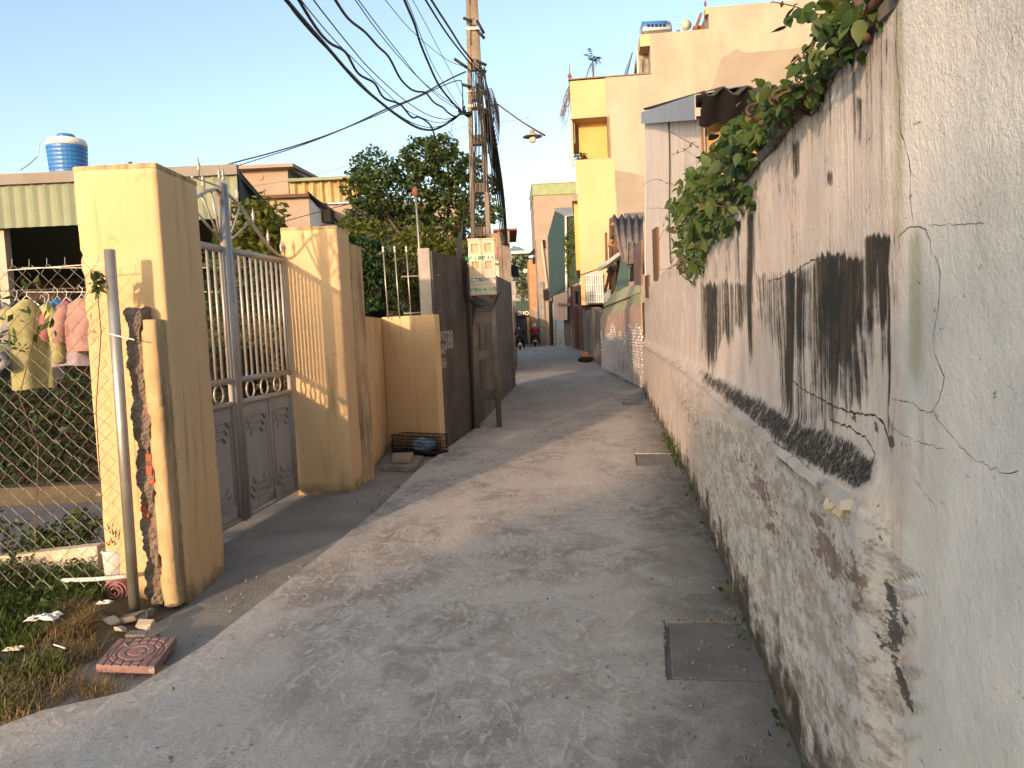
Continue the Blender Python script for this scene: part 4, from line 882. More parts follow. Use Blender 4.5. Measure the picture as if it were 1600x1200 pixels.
# cables
def path3(pts,sm=6):
    P=[np.array(p,float) for p in pts]; out=[]
    for i in range(len(P)-1):
        p0,p1,p2,p3=P[max(i-1,0)],P[i],P[i+1],P[min(i+2,len(P)-1)]
        for k in range(sm):
            t=k/sm; out.append(.5*((2*p1)+(-p0+p2)*t+(2*p0-5*p1+4*p2-p3)*t*t+(-p0+3*p1-3*p2+p3)*t**3))
    out.append(P[-1]); return out
CABM=MAT('cable_black',(.018,.02,.024),None,5,.6,0)
cabs=[ # label, radius, [(px,py,depth)...]
 ('thick lowest black cable sweeping in from the upper left',.016,[(400,-60,5.0),(447,0,5.4),(512,75,6.6),(560,130,7.7),(592,158,8.5),(620,180,9.2),(645,196,10),(662,202,10.6),(680,202,11.2),(700,192,11.7),(722,176,12)]),
 ('thin cable running beside the thick lowest cable',.006,[(415,-40,5.0),(448,0,5.4),(460,20,5.7),(495,60,6.3),(540,105,7.2),(590,155,8.5),(640,190,9.9),(675,199,11),(705,190,11.7),(722,176,12)]),
 ('wavy thick black cable second from the lower left',.013,[(440,-50,5.2),(467,0,5.7),(495,45,6.4),(515,67,6.9),(540,82,7.4),(560,115,8.1),(585,130,8.7),(600,153,9.2),(625,163,9.8),(643,183,10.2),(655,183,10.5),(672,195,11),(680,215,11.2),(688,240,11.4)]),
 ('thin straight cable just above the wavy thick cable',.005,[(440,-40,5.2),(470,0,5.7),(520,60,7),(565,105,8.1),(620,160,9.6),(650,180,10.5),(690,192,11.5),(722,176,12)]),
 ('thin cable with gentle sag crossing the middle of the sky',.006,[(470,-30,5.4),(490,0,5.8),(513,30,6.5),(545,70,7.4),(580,110,8.4),(630,155,9.7),(670,180,10.8),(700,186,11.6),(722,177,12)]),
 ('thick wavy cable in the centre of the bundle',.013,[(500,-40,5.6),(524,0,6.2),(545,30,6.9),(570,50,7.5),(590,72,8.1),(608,90,8.6),(625,122,9.2),(640,138,9.7),(652,143,10.0),(665,145,10.4),(678,160,10.9),(692,168,11.3),(700,176,11.6),(712,182,11.8),(722,176,12)]),
 ('upper twin of two thin parallel cables falling to the pole',.005,[(540,-25,6.2),(560,0,6.7),(590,40,7.6),(625,85,8.9),(665,132,10.2),(722,172,12)]),
 ('lower twin of two thin parallel cables falling to the pole',.005,[(530,-30,6.2),(555,0,6.7),(585,42,7.6),(620,85,8.8),(660,128,10.1),(690,155,11.2),(722,174,12)]),
 ('thin cable crossing from the top to the clamp on the pole',.004,[(585,-18,6.8),(602,0,7.2),(640,45,8.6),(680,80,10.2),(705,97,11.2),(730,105,12)]),
 ('thick cable dropping steeply to the knot on the pole',.015,[(622,-30,7.6),(632,0,8.2),(648,38,9.2),(656,65,9.8),(668,95,10.4),(684,130,11),(700,152,11.5),(720,174,12)]),
 ('thin steep cable beside the thick dropping one',.0045,[(620,-30,7.6),(640,10,8.5),(660,62,9.6),(680,108,10.6),(720,172,12)]),
 ('thin cable falling steeply towards the knot',.004,[(630,-25,8),(645,0,8.6),(690,85,10.8),(722,150,11.9),(724,172,12)]),
 ('left one of the pair of heavy cables reaching the pole top',.012,[(650,-25,8.4),(665,0,8.9),(700,55,10.4),(735,100,12),(748,120,12)]),
 ('right one of the pair of heavy cables reaching the pole top',.014,[(658,-25,8.4),(674,0,8.9),(688,22,9.6),(705,48,10.5),(722,75,11.4),(740,97,12)]),
 ('upper service cable running down to the left behind the gate',.013,[(240,300,16),(305,275,15.2),(360,256,14.5),(420,240,13.8),(480,222,13.2),(540,200,12.8),(600,172,12.5),(650,152,12.3),(700,125,12.1),(728,112,12)]),
 ('lower service cable running down to the left behind the gate',.009,[(240,296,16),(310,278,15.2),(400,250,14),(480,224,13.3),(560,192,12.7),(640,158,12.3),(690,135,12.1),(715,126,12),(722,132,12),(723,170,12)]),
 ('faint thin wire crossing behind the tree',.004,[(330,300,20),(450,282,20),(560,255,20),(620,236,20),(720,200,20),(810,187,20),(830,184,20)]),
 ('thin drop wire hanging into the treetop',.004,[(708,190,12),(702,215,12),(697,240,12.2)]),
]
for lab,r,pts in cabs:
    mb=MB(); mb.tube(path3([AT(*p) for p in pts]),r,5); solo('overhead_cable',mb,CABM,lab,'cable','cables strung to the utility pole',smooth=True)
# knots & vertical bundles on pole
t=thing('cable_bundle','tangled black cable bundle hanging down the right side of the pole','cable bundle',AT(765,200,12))
for k in range(16):
    px=749+k*1.1; off=random.uniform(-3,3); y0=random.choice([95,105,115,130,160]); y1=random.choice([180,190,240,300,365]); dd=11.88+random.uniform(-.06,.04)
    mb=MB(); mb.tube(path3([AT(px-6,y0,dd),AT(px+off,y0+(y1-y0)*.35,dd),AT(px+5+off*.5,y0+(y1-y0)*.7,dd),AT(px+6,y1,dd)],5),random.uniform(.005,.014),5); part('hanging_cable',mb,CABM,t,True)
for k in range(8):
    a=AT(768+k*1.5,165+k*6,11.95); mb=MB(); mb.tube([AT(766+4*math.cos(q)*1.5+k*1.2,160+(22+k*2)*math.sin(q)+k*5,11.95) for q in np.linspace(0,2*PI,15)],.007,5); part('cable_coil',mb,CABM,t,True)
for k in range(9):
    px=736+k*1.6+random.uniform(-2,2); mb=MB(); mb.tube(path3([AT(px-3,95+random.uniform(0,50),11.93),AT(px+4,200,11.92),AT(px-2+k*.7,300,11.92),AT(px-3+k,372,11.9)],5),random.uniform(.004,.008),5); part('hanging_cable',mb,CABM,t,True)
for k in range(7):
    mb=MB(); mb.tube(path3([AT(727,300+k*12,11.9),AT(722-k,370,11.85),AT(722-k,430+k*3,11.85),AT(735+k*2,468+k*2,11.85),AT(750+k*2,465+k,11.85)],5),.007,5); part('hanging_cable',mb,CABM,t,True)
for k in range(4):
    mb=MB(); mb.tube(path3([AT(779,440,11.85),AT(781,455,11.85),AT(770,470+k*4,11.85),AT(755,478+k*3,11.85),AT(742,470+k*5,11.85),AT(738,500+k*3,11.85)],5),.006,5); part('hanging_cable',mb,CABM,t,True)
c=AT(722,176,12)
for k in range(6):
    mb=MB(); mb.tube([c+rng.normal(0,.05,3),c+rng.normal(0,.04,3),c+rng.normal(0,.05,3)+[.1,0,-.03]],.018,5); part('splice',mb,CABM,t,True)
for (a,b) in (((724,28),(738,34)),((745,32),(756,52)),((744,46),(757,60)),((710,92),(730,106)),((722,132),(736,136)),((744,95),(760,102)),((744,108),(760,112))):
    mb=MB(); mb.tube([AT(a[0],a[1],11.9),AT(b[0],b[1],11.9)],.022,6); part('clamp',mb,CABM,t,True)
for k in range(5):
    pts=[AT(752+k*3,170,12),AT(765+k*3,240,13),AT(776+k*3,320,18),AT(785+k*2,390,27)]; mb=MB(); mb.tube(path3(pts,5),.014+.003*k%2,5)
    solo('overhead_cable',mb,CABM,['leftmost cable running from the pole down to the farther pole','second cable from the left between the two poles','middle cable of those between the two poles','second cable from the right between the two poles','rightmost cable between the two poles'][k],'cable','cables between the two poles',smooth=True)

# ============================================================ HEDGE, PICKETS, TREES on the left
t=thing('creeper_mass','dense dark green creeper spilling over the low yellow wall','creeper',(-2,10.6,1.7))
c=lambda px,py,Y:AT(px,py,Y)
C=blobs([(c(555,395,10.9),(.5,.35,.25),1500),(c(560,482,10.35),(.30,.12,.08),500),(c(560,440,10.8),(.40,.3,.35),1800),(c(575,480,10.65),(.30,.2,.16),600),(c(545,425,11),(.3,.3,.4),700),(c(600,450,10.9),(.25,.2,.3),500)],1.)
leafpart('foliage',C,.075,L_HEDGE,t,1.9,.1,1.2)
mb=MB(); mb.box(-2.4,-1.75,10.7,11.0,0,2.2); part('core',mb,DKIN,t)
t=thing('picket_fence','row of white-tipped metal pickets on top of the yellow end wall','fence',(-1.5,10.2,1.76))
for px in (602,620,638):
    a=AT(px,392,10.15); b=AT(px+4,488,10.15); mb=MB(); mb.tube([(b[0],10.15,1.74),(b[0]-.015,10.15,a[2]-.03)],.010,6); mb.lathe([(.012,-.04),(.02,0),(.012,.03),(.022,.05),(.004,.07)],(b[0]-.015,10.15,a[2]),8); part('picket',mb,METAL,t,True)
for z in (1.80,2.28): mb=MB(); mb.tube([AT(603,0,10.15)*[1,1,0]+[0,0,z],AT(660,0,10.15)*[1,1,0]+[0.03,0,z]],.010,6); part('rail',mb,METAL,t)
a=AT(649,300,10.1); b=AT(662,488,10.1)
t=thing('wire_mast','thin steel mast with reddish insulator rising above the pickets','mast',(b[0],10.1,1.7))
mb=MB(); mb.tube([(b[0],10.1,1.7),(a[0],10.1,a[2])],.013,8); part('tube',mb,METAL,t,True)
mb=MB(); mb.lathe([(.02,0),(.045,.03),(.03,.06),(.05,.085),(.01,.13)],(a[0],10.1,a[2]-.06),8); mb.tube([(a[0]-.09,10.1,a[2]-.02),(a[0]+.07,10.1,a[2]+.03)],.010,5); part('insulator',mb,REDBR,t,True)
for k,(y0,y1,lb) in enumerate(((352,293,'upper thin wire from the red insulator down to the left'),(372,300,'lower thin wire from the red insulator down to the left'))):
    mb=MB(); mb.tube(path3([AT(440,y0-5+k*5,13),AT(540,y0-32,12),AT(648,y1,10.1)],4),.006,4); solo('service_wire',mb,CABM,lb,'wire')
def tree(label,spec,lsize,mat,base,branches,dens=1.,name='tree',asp=1.9):
    t=thing(name,label,'tree',(base[0],base[1],0)); mb=MB(); mb.tube(path3([(base[0],base[1],-.05),(base[0]+.05,base[1],branches[0][0][2]*.6),branches[0][0]],4),[.13-.004*k for k in range(9)],8); part('trunk',mb,BARK,t,True)
    mb=MB()
    for a,b in branches: mb.tube(path3([a,(np.array(a)+np.array(b))/2+rng.normal(0,.12,3),b],4),list(np.linspace(.06,.012,9)),6)
    part('limbs',mb,BARK,t,True); leafpart('crown',blobs(spec,dens),lsize,mat,t,asp); return t
Yt=16.
sp=[]
for px,py,r,n in ((585,268,38,700),(570,295,34,500),(600,300,34,400),(640,268,28,450),(660,245,36,650),(690,235,28,500),(700,262,34,550),(668,285,34,500),(720,300,34,500),(735,265,24,320),(745,330,30,350),(700,330,40,600),(650,320,36,500),(610,335,36,500),(575,330,34,420),(560,345,26,260),(765,290,16,150),(775,335,14,110),(640,350,36,450),(690,365,36,450),(735,360,28,300)):
    sp.append((AT(px,py,Yt+random.uniform(-.8,.8)),(r/1200*Yt,.55,r/1200*Yt*.9),n))
top=AT(690,400,Yt)
tree('large leafy dark green tree behind the pole and the low yellow wall',sp,.125,L_TREE,(AT(690,470,Yt)[0],Yt),[(tuple(top),AT(px,py,Yt)) for px,py in ((590,290),(655,260),(700,250),(740,280),(720,330),(640,330),(600,340),(768,300))],1.1)
sp=[(AT(px,py,12.6),(r/1200*12.6,.5,r/1200*12.6),n) for px,py,r,n in ((640,420,46,900),(690,410,40,800),(610,390,34,450),(660,380,30,500),(720,400,26,300),(640,460,40,700),(580,365,24,300),(545,360,20,200))]
tree('shorter yellow-green tree directly behind the pickets',sp,.10,L_TREE2,(AT(650,470,12.6)[0],12.6),[(tuple(AT(650,470,12.6)),AT(px,py,12.6)) for px,py in ((610,400),(690,410),(660,385))],1.)

# ============================================================ BUILDINGS LEFT
def pbox(mb,px0,px1,pyt,pyb,Y,dep,zb=None):
    pm=(pyt+pyb)/2; xa=AT(px0,pm,Y)[0]; xb=AT(px1,pm,Y)[0]; xm=(px0+px1)/2; zt=AT(xm,pyt,Y)[2]; z0=AT(xm,pyb,Y)[2] if zb is None else zb
    mb.box(xa,xb,Y,Y+dep,z0,zt); return xa,xb,z0,zt
def corr(x0,x1,y,z0,z1,mat,parent,pitch=.2,amp=.02,nm='sheet',rake=0,y1=None):
    mb=MB(); V=[];F=[]; n=int((x1-x0)/pitch*6)+1
    for i in range(n+1):
        x=x0+(x1-x0)*i/n; ph=(x/pitch)%1; d=amp*(1 if ph<.25 else (0 if .4<ph<.85 else .5)); V+=[(x,y-d,z0),(x,(y if y1 is None else y1)-d,z1+rake*(x-x0))]
    F=[(2*i,2*i+2,2*i+3,2*i+1) for i in range(n)]; mb.add(V,F); o=part(nm,mb,mat,parent); return o
t=thing('shed','open yard shed with pale green corrugated fascia behind the fence','shed',(-6,11,0))
fx1=-3.726; z1=AT(370,290,11)[2]; z0=AT(300,347,11)[2]
corr(-12,fx1,11,3.27,3.86,GREENM,t,.17,.022,'fascia')
mb=MB(); mb.box(-12,fx1+.02,10.93,11.02,3.86,4.0); part('ridge_cap',mb,MAT('grey_brown_cap',(.2,.18,.16),None,4,.6,.1),t)
mb=MB(); mb.slab([(-12,11.03,3.90),(fx1,11.03,3.90),(fx1-.2,17,3.0),(-12,17,3.0)],-.04); part('roof',mb,GREEND,t)
mb=MB(); mb.add([(fx1+.01,11.02,3.95),(fx1+.01,11.02,3.3),tuple(AT(455,415,16.5)),tuple(AT(470,378,16.5))],[(0,1,2,3)]); part('roof_side',mb,MAT('dark_slate_sheet',(.05,.065,.075),None,2,.7,.05),t)
mb=MB(); mb.box(-12,-4.2,16.6,16.8,0,3.4); part('rear_wall',mb,MAT('dark_brown_wall',(.09,.07,.055),(.05,.04,.03),1,.9,.3),t)
mb=MB(); mb.box(-12.2,-12,11,16.6,0,3.5); part('side_wall',mb,DKIN,t)
for x in (-3.95,-7.2,-9.8): mb=MB(); mb.box(x-.06,x+.06,11.1,11.24,0,3.4); part('post',mb,PINKR,t)
for z in (2.55,2.9): mb=MB(); mb.tube([(-12,11.3,z),(-8,11.3,z-.12),(-3.9,11.3,z-.3)],.012,4); part('stay_wire',mb,WIRE,t)
# neighbouring house behind, carries the water tank
t=thing('neighbour_house','plain flat-roofed house behind the green shed holding up the blue tank','house',(-12,19,0)); mb=MB(); mb.box(-24,-9.6,18.5,26,0,AT(90,268,18.6)[2]-.02); part('wall',mb,TAN,t); 
c=AT(90,268,19.2); t=thing('water_tank','blue ribbed plastic water tank with white lid on the roof at left','water tank',(c[0],19.4,c[2]))
r0=27/1200*19.2; zz=c[2]; hh=AT(90,222,19.2)[2]-zz; prof=[(.001,-.1),(r0*.97,-.1)]
for k in range(7): a=hh*k/7; prof+= [(r0*(.97+.012*k),a),(r0*(.98+.012*k),a+hh*.02),(r0*(1.0+.012*k),a+hh*.04),(r0*(1.0+.012*k),a+hh*.11)]
mb=MB(); mb.lathe(prof+[(r0*1.05,hh),(r0*.8,hh+.02)],(c[0],19.7,zz),28); part('tank_body',mb,BLUEP,t)
mb=MB(); mb.lathe([(r0*1.08,hh-.01),(r0*1.08,hh+.07),(r0*1.0,hh+.16),(r0*.7,hh+.2),(r0*.5,hh+.21)],(c[0],19.7,zz),28); part('shoulder',mb,WHITE,t,True)
mb=MB(); mb.lathe([(r0*.5,hh+.2),(r0*.5,hh+.26),(r0*.42,hh+.3),(.01,hh+.31)],(c[0],19.7,zz),20); part('lid',mb,BLUEP,t,True)
mb=MB(); mb.tube([AT(62,222,19.2),AT(58,245,19.2),AT(48,255,19),AT(32,266,18.8)],.012,5); part('pipe',mb,METAL,t)
# tan blocks
t=thing('tan_house','tan rendered house with overhanging roof slab and dark window hood','house',(AT(440,300,28)[0],28,0))
mb=MB(); xa,xb,z0,zt_2=pbox(mb,372,452,266,352,28,6,0); part('wall',mb,TAN,t)
mb=MB(); mb.prism([(AT(362,268,28)[0],27.6),(AT(458,262,28)[0]+.1,27.6),(AT(500,262,28)[0]-.2,33.5),(xa-.3,33.5)],zt_2+.0,zt_2+.12); part('roof_slab',mb,TAN,t)
mb=MB(); mb.slab([(xb+.01,28,zt_2),(xb+1.1,31,zt_2-.55),(xb+1.1,31,zt_2-.45),(xb+.01,28,zt_2+.1)],.1); part('eave_side',mb,MAT('blue_grey_soffit',(.25,.28,.32),None,2,.8,0),t)
mb=MB(); c=AT(406,270,27.98); mb.lathe([(.12,0),(.12,.02)],(c[0],27.99,c[2]-.15),12,Matrix.Rotation(PI/2,3,'X')); part('wall_roundel',mb,MAT('roundel_stain',(.36,.24,.17),None,4,.9,.1),t)
t=thing('yellow_sheet_shed','rooftop shed clad in yellow corrugated sheet beside the tan house','shed',(AT(500,300,27)[0],27,0))
x0,x1=AT(453,300,27)[0],AT(560,300,27)[0]; z0,z1=AT(500,318,27)[2],AT(500,284,27)[2]
corr(x0,x1,27,z0,z1,YSHEET,t,.3,.1,'cladding'); mb=MB(); mb.box(x0,x1+.3,26.7,30,z1,z1+.1); part('roof',mb,GREENM,t); mb=MB(); mb.box(x0,x1,27.2,30,0,z0); part('wall',mb,TAN,t)
t=thing('lower_tan_house','lower tan house with dark roof edge and white gable side','house',(AT(450,330,24)[0],24,0))
mb=MB(); xa,xb,z0,zt3=pbox(mb,392,484,311,356,24,4,0); part('wall',mb,TAN,t)
mb=MB(); mb.box(xa,xb+.05,23.8,28,zt3,zt3+.1); part('roof_edge',mb,RUST,t)
mb=MB(); mb.add([(xb+.01,24,0),(xb+.75,26.3,0),(xb+.75,26.3,zt3-1.1),(xb+.01,24,zt3)],[(0,1,2,3)]); part('gable_side',mb,WHITE,t)
mb=MB(); mb.slab([(xb+.0,23.8,zt3+.1),(xb+.85,26.3,zt3-1.05),(xb+.75,27.5,zt3-1.05),(xb-.1,25,zt3+.1)],.08); part('verge',mb,DKIN,t)
c=AT(492,338,25); mb=MB(); mb.box(xb+.22,xb+.5,24.6,25.2,c[2]-.25,c[2]+.15); part('window',mb,DKIN,t)
t=thing('long_tan_house','long tan house half hidden behind the big tree','house',(-5,31,0)); mb=MB(); pbox(mb,500,715,322,420,31,7,0); part('wall',mb,TAN,t)
mb=MB(); pbox(mb,500,715,316,322,30.8,7.2); part('parapet',mb,CONCL,t)

# ============================================================ BUILDINGS RIGHT
# whitewashed brick shack wall; brick courses are real pieces
bt_=thing('brick_wall','whitewashed brick wall with crumbling pink render below the green awning','wall',(3.05,22,0))
b0=np.array([3.02,17.45]); b1=np.array([3.17,26.6]); BL=np.linalg.norm(b1-b0); bd_=(b1-b0)/BL; bn=np.array([-bd_[1],bd_[0]])
def BP(s,z,o=0): return (b0[0]+bd_[0]*s+bn[0]*o,b0[1]+bd_[1]*s+bn[1]*o,z)
mb=MB(); mb.prism([BP(0,0,0)[:2],BP(0,0,-.22)[:2],BP(BL,0,-.22)[:2],BP(BL,0,0)[:2]],-.05,[1.98,1.98,1.75,1.75]); part('wall_core',mb,MORT,bt_)
bme=mesh('brick',MB().box(0,.212,-.02,.02,0,.060),BRICKW)
rot=math.atan2(bd_[1],bd_[0]); lim=lambda s:1.30+.15*math.sin(s*1.3)+.12*math.sin(s*3.7)-.25*math.exp(-((s-7.2)/.8)**2)
cells=[]
for r_i in range(22):
    z=.02+r_i*.072; s=-.11*(r_i%2)
    while s<BL-.1:
        if s>=0 and z<lim(s)+.0: cells.append((s,z))
        s+=.226
cells.sort(key=lambda q:q[0]); rest=MB()
for k,(s,z) in enumerate(cells):
    if k<300: inst('brick',bme,bt_,BP(s,z,random.uniform(.0,.018)),(0,random.uniform(-.01,.01),rot),(random.uniform(.93,1.02),1,random.uniform(.9,1.05)))
    else:
        o_=random.uniform(0,.02); rest.slab([BP(s,z,o_-.01),BP(s+.212,z,o_-.01),BP(s+.212,z+.06,o_-.01),BP(s,z+.06,o_-.01)],-.03)
o=part('far_bricks',rest,BRICKW,bt_); o['kind']='stuff'
mb=MB(); n=40; V=[]
for i in range(n+1):
    s=BL*i/n; V+=[BP(s,lim(s)+.05*math.sin(i*2.3),.022),BP(s,1.98-.23*i/n,.022)]
mb.add(V,[(2*i,2*i+1,2*i+3,2*i+2) for i in range(n)]); o=part('render_coat',mb,PINKR,bt_); s_=o.modifiers.new('s','SOLIDIFY'); s_.thickness=.02
sh=thing('awning_shack','tumbledown shack with faded green awning sheets and rusty timber frame','shack',(3.6,22,0))
def quad(nm,pts,mat,th=.02,parent=None,smooth=False): mb=MB(); mb.slab([AT(*p) for p in pts],th); return part(nm,mb,mat,parent or sh)
quad('awning_sheet',[(941,499,26.3),(1003,478,17.9),(1003,460,18.2),(946,480,26.2)],AWN,.03)
quad('awning_sheet',[(943,480,26.0),(1002,458,18),(1001,446,19),(962,452,25.5)],AWN,.03)
quad('teal_board',[(962,455,24.0),(984,449,22),(985,395,22),(974,395,23.5)],TEAL,.03)
quad('black_opening',[(981,450,22.3),(993,447,21.7),(992,408,21.7),(981,410,22.3)],DKIN,.03)
quad('clay_panel',[(984,452,21.5),(998,447,20.5),(999,438,20.5),(984,441,21.5)],PINKR,.03)
quad('red_wall',[(993,447,21),(1004,445,20),(1005,375,20),(993,385,21)],MAT('faded_red_render',(.33,.2,.17),(.25,.15,.13),3,.9,.3),.05)
# corrugated fibre roof remains
mb=MB(); V=[]; n=36; 
for i in range(n+1):
    f_=i/n; d=.07*math.sin(f_*4.*2*PI); a=AT(957+46*f_,338,24.); b=AT(968+38*f_,400+26*f_,21.5); V+=[(a[0],a[1],a[2]+d),(b[0],b[1],b[2]+d)]
mb.add(V,[(2*i,2*i+1,2*i+3,2*i+2) for i in range(n)]); o=part('fibre_roof',mb,TILEG,sh,True); s_=o.modifiers.new('s','SOLIDIFY'); s_.thickness=.03
mb=MB(); V=[]; 
for i in range(n+1):
    f_=i/n; d=.12*math.sin(f_*1.5*2*PI); a=AT(982+12*f_,378,22.); b=AT(981+14*f_,412,21.3); V+=[(a[0],a[1]+d,a[2]),(b[0],b[1]+d,b[2])]
mb.add(V,[(2*i,2*i+1,2*i+3,2*i+2) for i in range(n)]); o=part('fibre_roof',mb,TILEG,sh,True); s_=o.modifiers.new('s','SOLIDIFY'); s_.thickness=.03
quad('upper_roof',[(975,350,26),(1008,348,26),(1006,334,27),(975,336,27)],TILEG,.06)
for k in range(12):
    a=(random.uniform(945,975),random.uniform(400,480)); mb=MB(); p=AT(a[0],a[1],25.2+random.random()*.6); q=AT(a[0]+random.uniform(-3,10),a[1]-random.uniform(20,70),25.2+random.random()*.6); mb.tube([p,q],.055,4); part('timber',mb,WOOD,sh)
for k in range(16):
    cx,cy=random.uniform(952,975),random.uniform(350,470); mb=MB(); p=AT(cx,cy,25.6); mb.bx(p,(random.uniform(.15,.5),.2,random.uniform(.1,.3)),Euler((random.random(),random.random()*1.2,0)).to_matrix()); part('rubble_plank',mb,random.choice([WOOD,RUST,DKIN,BRICKFAR]),sh)
quad('frame_board',[(951,480,26),(958,480,26),(959,338,26),(952,342,26)],RUST,.08)
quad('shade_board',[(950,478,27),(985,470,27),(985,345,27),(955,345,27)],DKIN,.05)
mb=MB(); mb.slab([AT(934,418,25.),AT(977,386,22.5),AT(979,391,22.5),AT(935,424,25.)],.35); part('white_board',mb,WHITE,sh)
mb=MB(); mb.tube([AT(904,431,25.5),AT(936,420,25)],.02,4); part('pole_stick',mb,WOOD,sh)
mb=MB(); mb.lathe([(.02,.3),(.15,.28),(.17,0),(.08,-.2),(.02,-.3)],AT(951,466,25.8),12); part('white_jug',mb,WHITE,sh,True)
# grey rendered wall beyond brick wall, window grille, gate posts
t=thing('lane_wall','dark grey rendered wall on the right bend of the lane','wall',(3.6,35,0))
mb=MB(); mb.prism([(3.17,26.62),(3.45,26.62),(4.75,45),(4.30,45)],-.05,[AT(944,488,26.6)[2],AT(944,488,26.6)[2],AT(912,472,45)[2],AT(912,472,45)[2]]); part('wall_body',mb,MAT('damp_grey_render',(.20,.17,.14),(.12,.10,.085),1.2,.9,.3,20,streak=(.32,.26,.2)),t)
t=thing('window_grille','white barred window grille low on the yellow bay of the tall house','window grille',(3.6,33.6,2.5))
YG=33.6
for k in range(8): x=AT(917+k*3.5,450,YG)[0]; mb=MB(); mb.box(x-.025,x+.025,YG,YG+.04,AT(930,474,YG)[2],AT(930,426,YG)[2]); part('grille_bar',mb,WHITE,t)
for py in (430,445,460,472): z=AT(930,py,YG)[2]; mb=MB(); mb.box(AT(915,450,YG)[0],AT(943,450,YG)[0],YG-.04,YG,z-.025,z+.025); part('grille_rail',mb,WHITE,t)
mb=MB(); mb.box(AT(915,450,YG)[0],AT(943,450,YG)[0],YG+.06,YG+.12,AT(930,474,YG)[2],AT(930,426,YG)[2]); part('glazing',mb,MAT('dull_glass',(.3,.3,.27),None,3,.2,0,spec=.6),t)

# ---- tall yellow/beige house (end elevation faces the camera)
hA=np.array([2.60,34.0]); hd=np.array([1,-.10]); hd=hd/np.linalg.norm(hd); hn=np.array([-hd[1],hd[0]])   # hn points away from camera
def HP(px,py):
    d=ray(px,py); t_=((hA@hn))/(d[:2]@hn); return d*t_+np.array([0,0,H])
def hbox(mb,px0,px1,pyt,pyb,near=0.,far=6.,zb=None,zt=None,pmx=None):
    ym=(pyt+pyb)/2; a=HP(px0,ym); b=HP(px1,ym); xm=(px0+px1)/2 if pmx is None else pmx; z1=HP(xm,pyt)[2] if zt is None else zt; z0=HP(xm,pyb)[2] if zb is None else zb
    A=a[:2]+hn*near; B=b[:2]+hn*near; C_=b[:2]+hn*far; D=a[:2]+hn*far; mb.prism([A,B,C_,D],z0,z1); return z0,z1
ht=thing('tall_house','tall beige house with bright yellow balcony bay at the lane side','house',(2.6,34,0))
zA=HP(920,124)[2]; zP=HP(920,183)[2]; 
def hcol(nm,u0,u1,z0,z1,n0,n1,mat):  # u metres along hd
    mb=MB(); A=hA+hd*u0; B=hA+hd*u1; mb.prism([A+hn*n0,B+hn*n0,B+hn*n1,A+hn*n1],z0,z1); return part(nm,mb,mat,ht)
def hu(px,py): p=HP(px,py); return (p[:2]-hA)@hd
u890=hu(891,150); u948=hu(949,200); u897=hu(898,200)
z127,z185,z250,z300=[HP(920,v)[2] for v in (125,184,249,298)]
zb2=HP(905,300)[2]
hcol('balcony_parapet',u890,u948,z185,z127,-.02,7,YEL2)
hcol('balcony_parapet',u897-.03,u948+.25,z300-.1,z250,-.02,7,YEL2)
hcol('recess_wall',u890+.3,u948,z250,z185,.9,1.0,YEL3)
hcol('recess_side',u948,u948+.12,z250,z185,.0,1.0,YEL3)
hcol('balcony_column',u890-.03,u890+.05,z250-.2,z127,.2,.35,YEL2)
hcol('front_panel',u890-.04,u897,z185-.95,z185+.2,.4,.8,CONCL)
hcol('bay_wall',hu(905,380),u948+.28,HP(905,477)[2],z300-.1,-.02,7,YEL2)
hcol('recess_side',hu(897,340),hu(905,340),HP(905,420)[2],z300-.15,.8,7,YEL3)
hcol('balcony_slab',hu(893,300),hu(906,300),z300-.35,z300-.1,.3,6,CONC)
# beige walls: grid with raw-plaster attribute
def rawpl():
    T=NT('beige_side_wall'); r=T.attr('raw'); n=T.noise(.9,None,6,.65); m1=T.noise(.5,T.sc((1.5,1.5,.6)),6,.6)
    c=T.mix(T.ramp(m1,.35,.68),(.385,.33,.265),(.30,.255,.205)); st=T.noise(1.,T.sc((2.2,2.2,.3)),6,.65); c=T.mix(T.ramp(st,.5,.75,0,.5),c,(.34,.28,.215))
    c=T.mix(T.ramp(T.mth('ADD',r,T.mth('MULTIPLY',T.mth('SUBTRACT',n,.5),.5)),.45,.53,0,1),c,T.mix(T.ramp(n,.3,.7),(.27,.235,.19),(.235,.20,.165)))
    T.col(c); T.b.inputs['Roughness'].default_value=.92; T.bump(T.noise(12,None,5),.3,.02); return T.m
RAW=rawpl()
def raw(V):
    px,py=PRJ(V); a=polymask(px,py,[(1108,200),(1112,135),(1128,90),(1150,76),(1170,83),(1200,80),(1240,76),(1290,70),(1500,60),(1500,260),(1100,260)],7)
    b=polymask(px,py,[(930,268),(958,266),(985,270),(1010,275),(1010,520),(930,520)],5); return np.maximum(a,b)
def hwall(u0,u1,z0,z1):
    def f(u,v):
        uu=u0+(u1-u0)*u; zz=z0+(z1-z0)*v; return hA[0]+hd[0]*uu,hA[1]+hd[1]*uu,zz
    me,_=grid_attr('side_wall',120,80,f,RAW,{'raw':raw}); o=bpy.data.objects.new('side_wall',me); COL.objects.link(o); o.parent=ht; L=WLOC[ht.name]; o.location=tuple(-q for q in L); hcol('wall_body',u0+.0,u1,z0,z1,.03,8,TAN2)
uA,uB,uC_,uD=u948,hu(1017,115),hu(1108,43),hu(1330,30)+2
zT1=HP(985,118)[2]; zT2=HP(1060,49)[2]; zT3=HP(1180,5)[2]
hwall(uA+.0,uB,0,zT1); hwall(uB,uC_,0,zT2); hwall(uC_,uD,0,zT3)
hcol('roof_coping',u890-.05,uB,max(z127,zT1)+.0,max(z127,zT1)+.05,-.06,7,MAT('dark_coping',(.22,.17,.15),None,3,.9,.1))
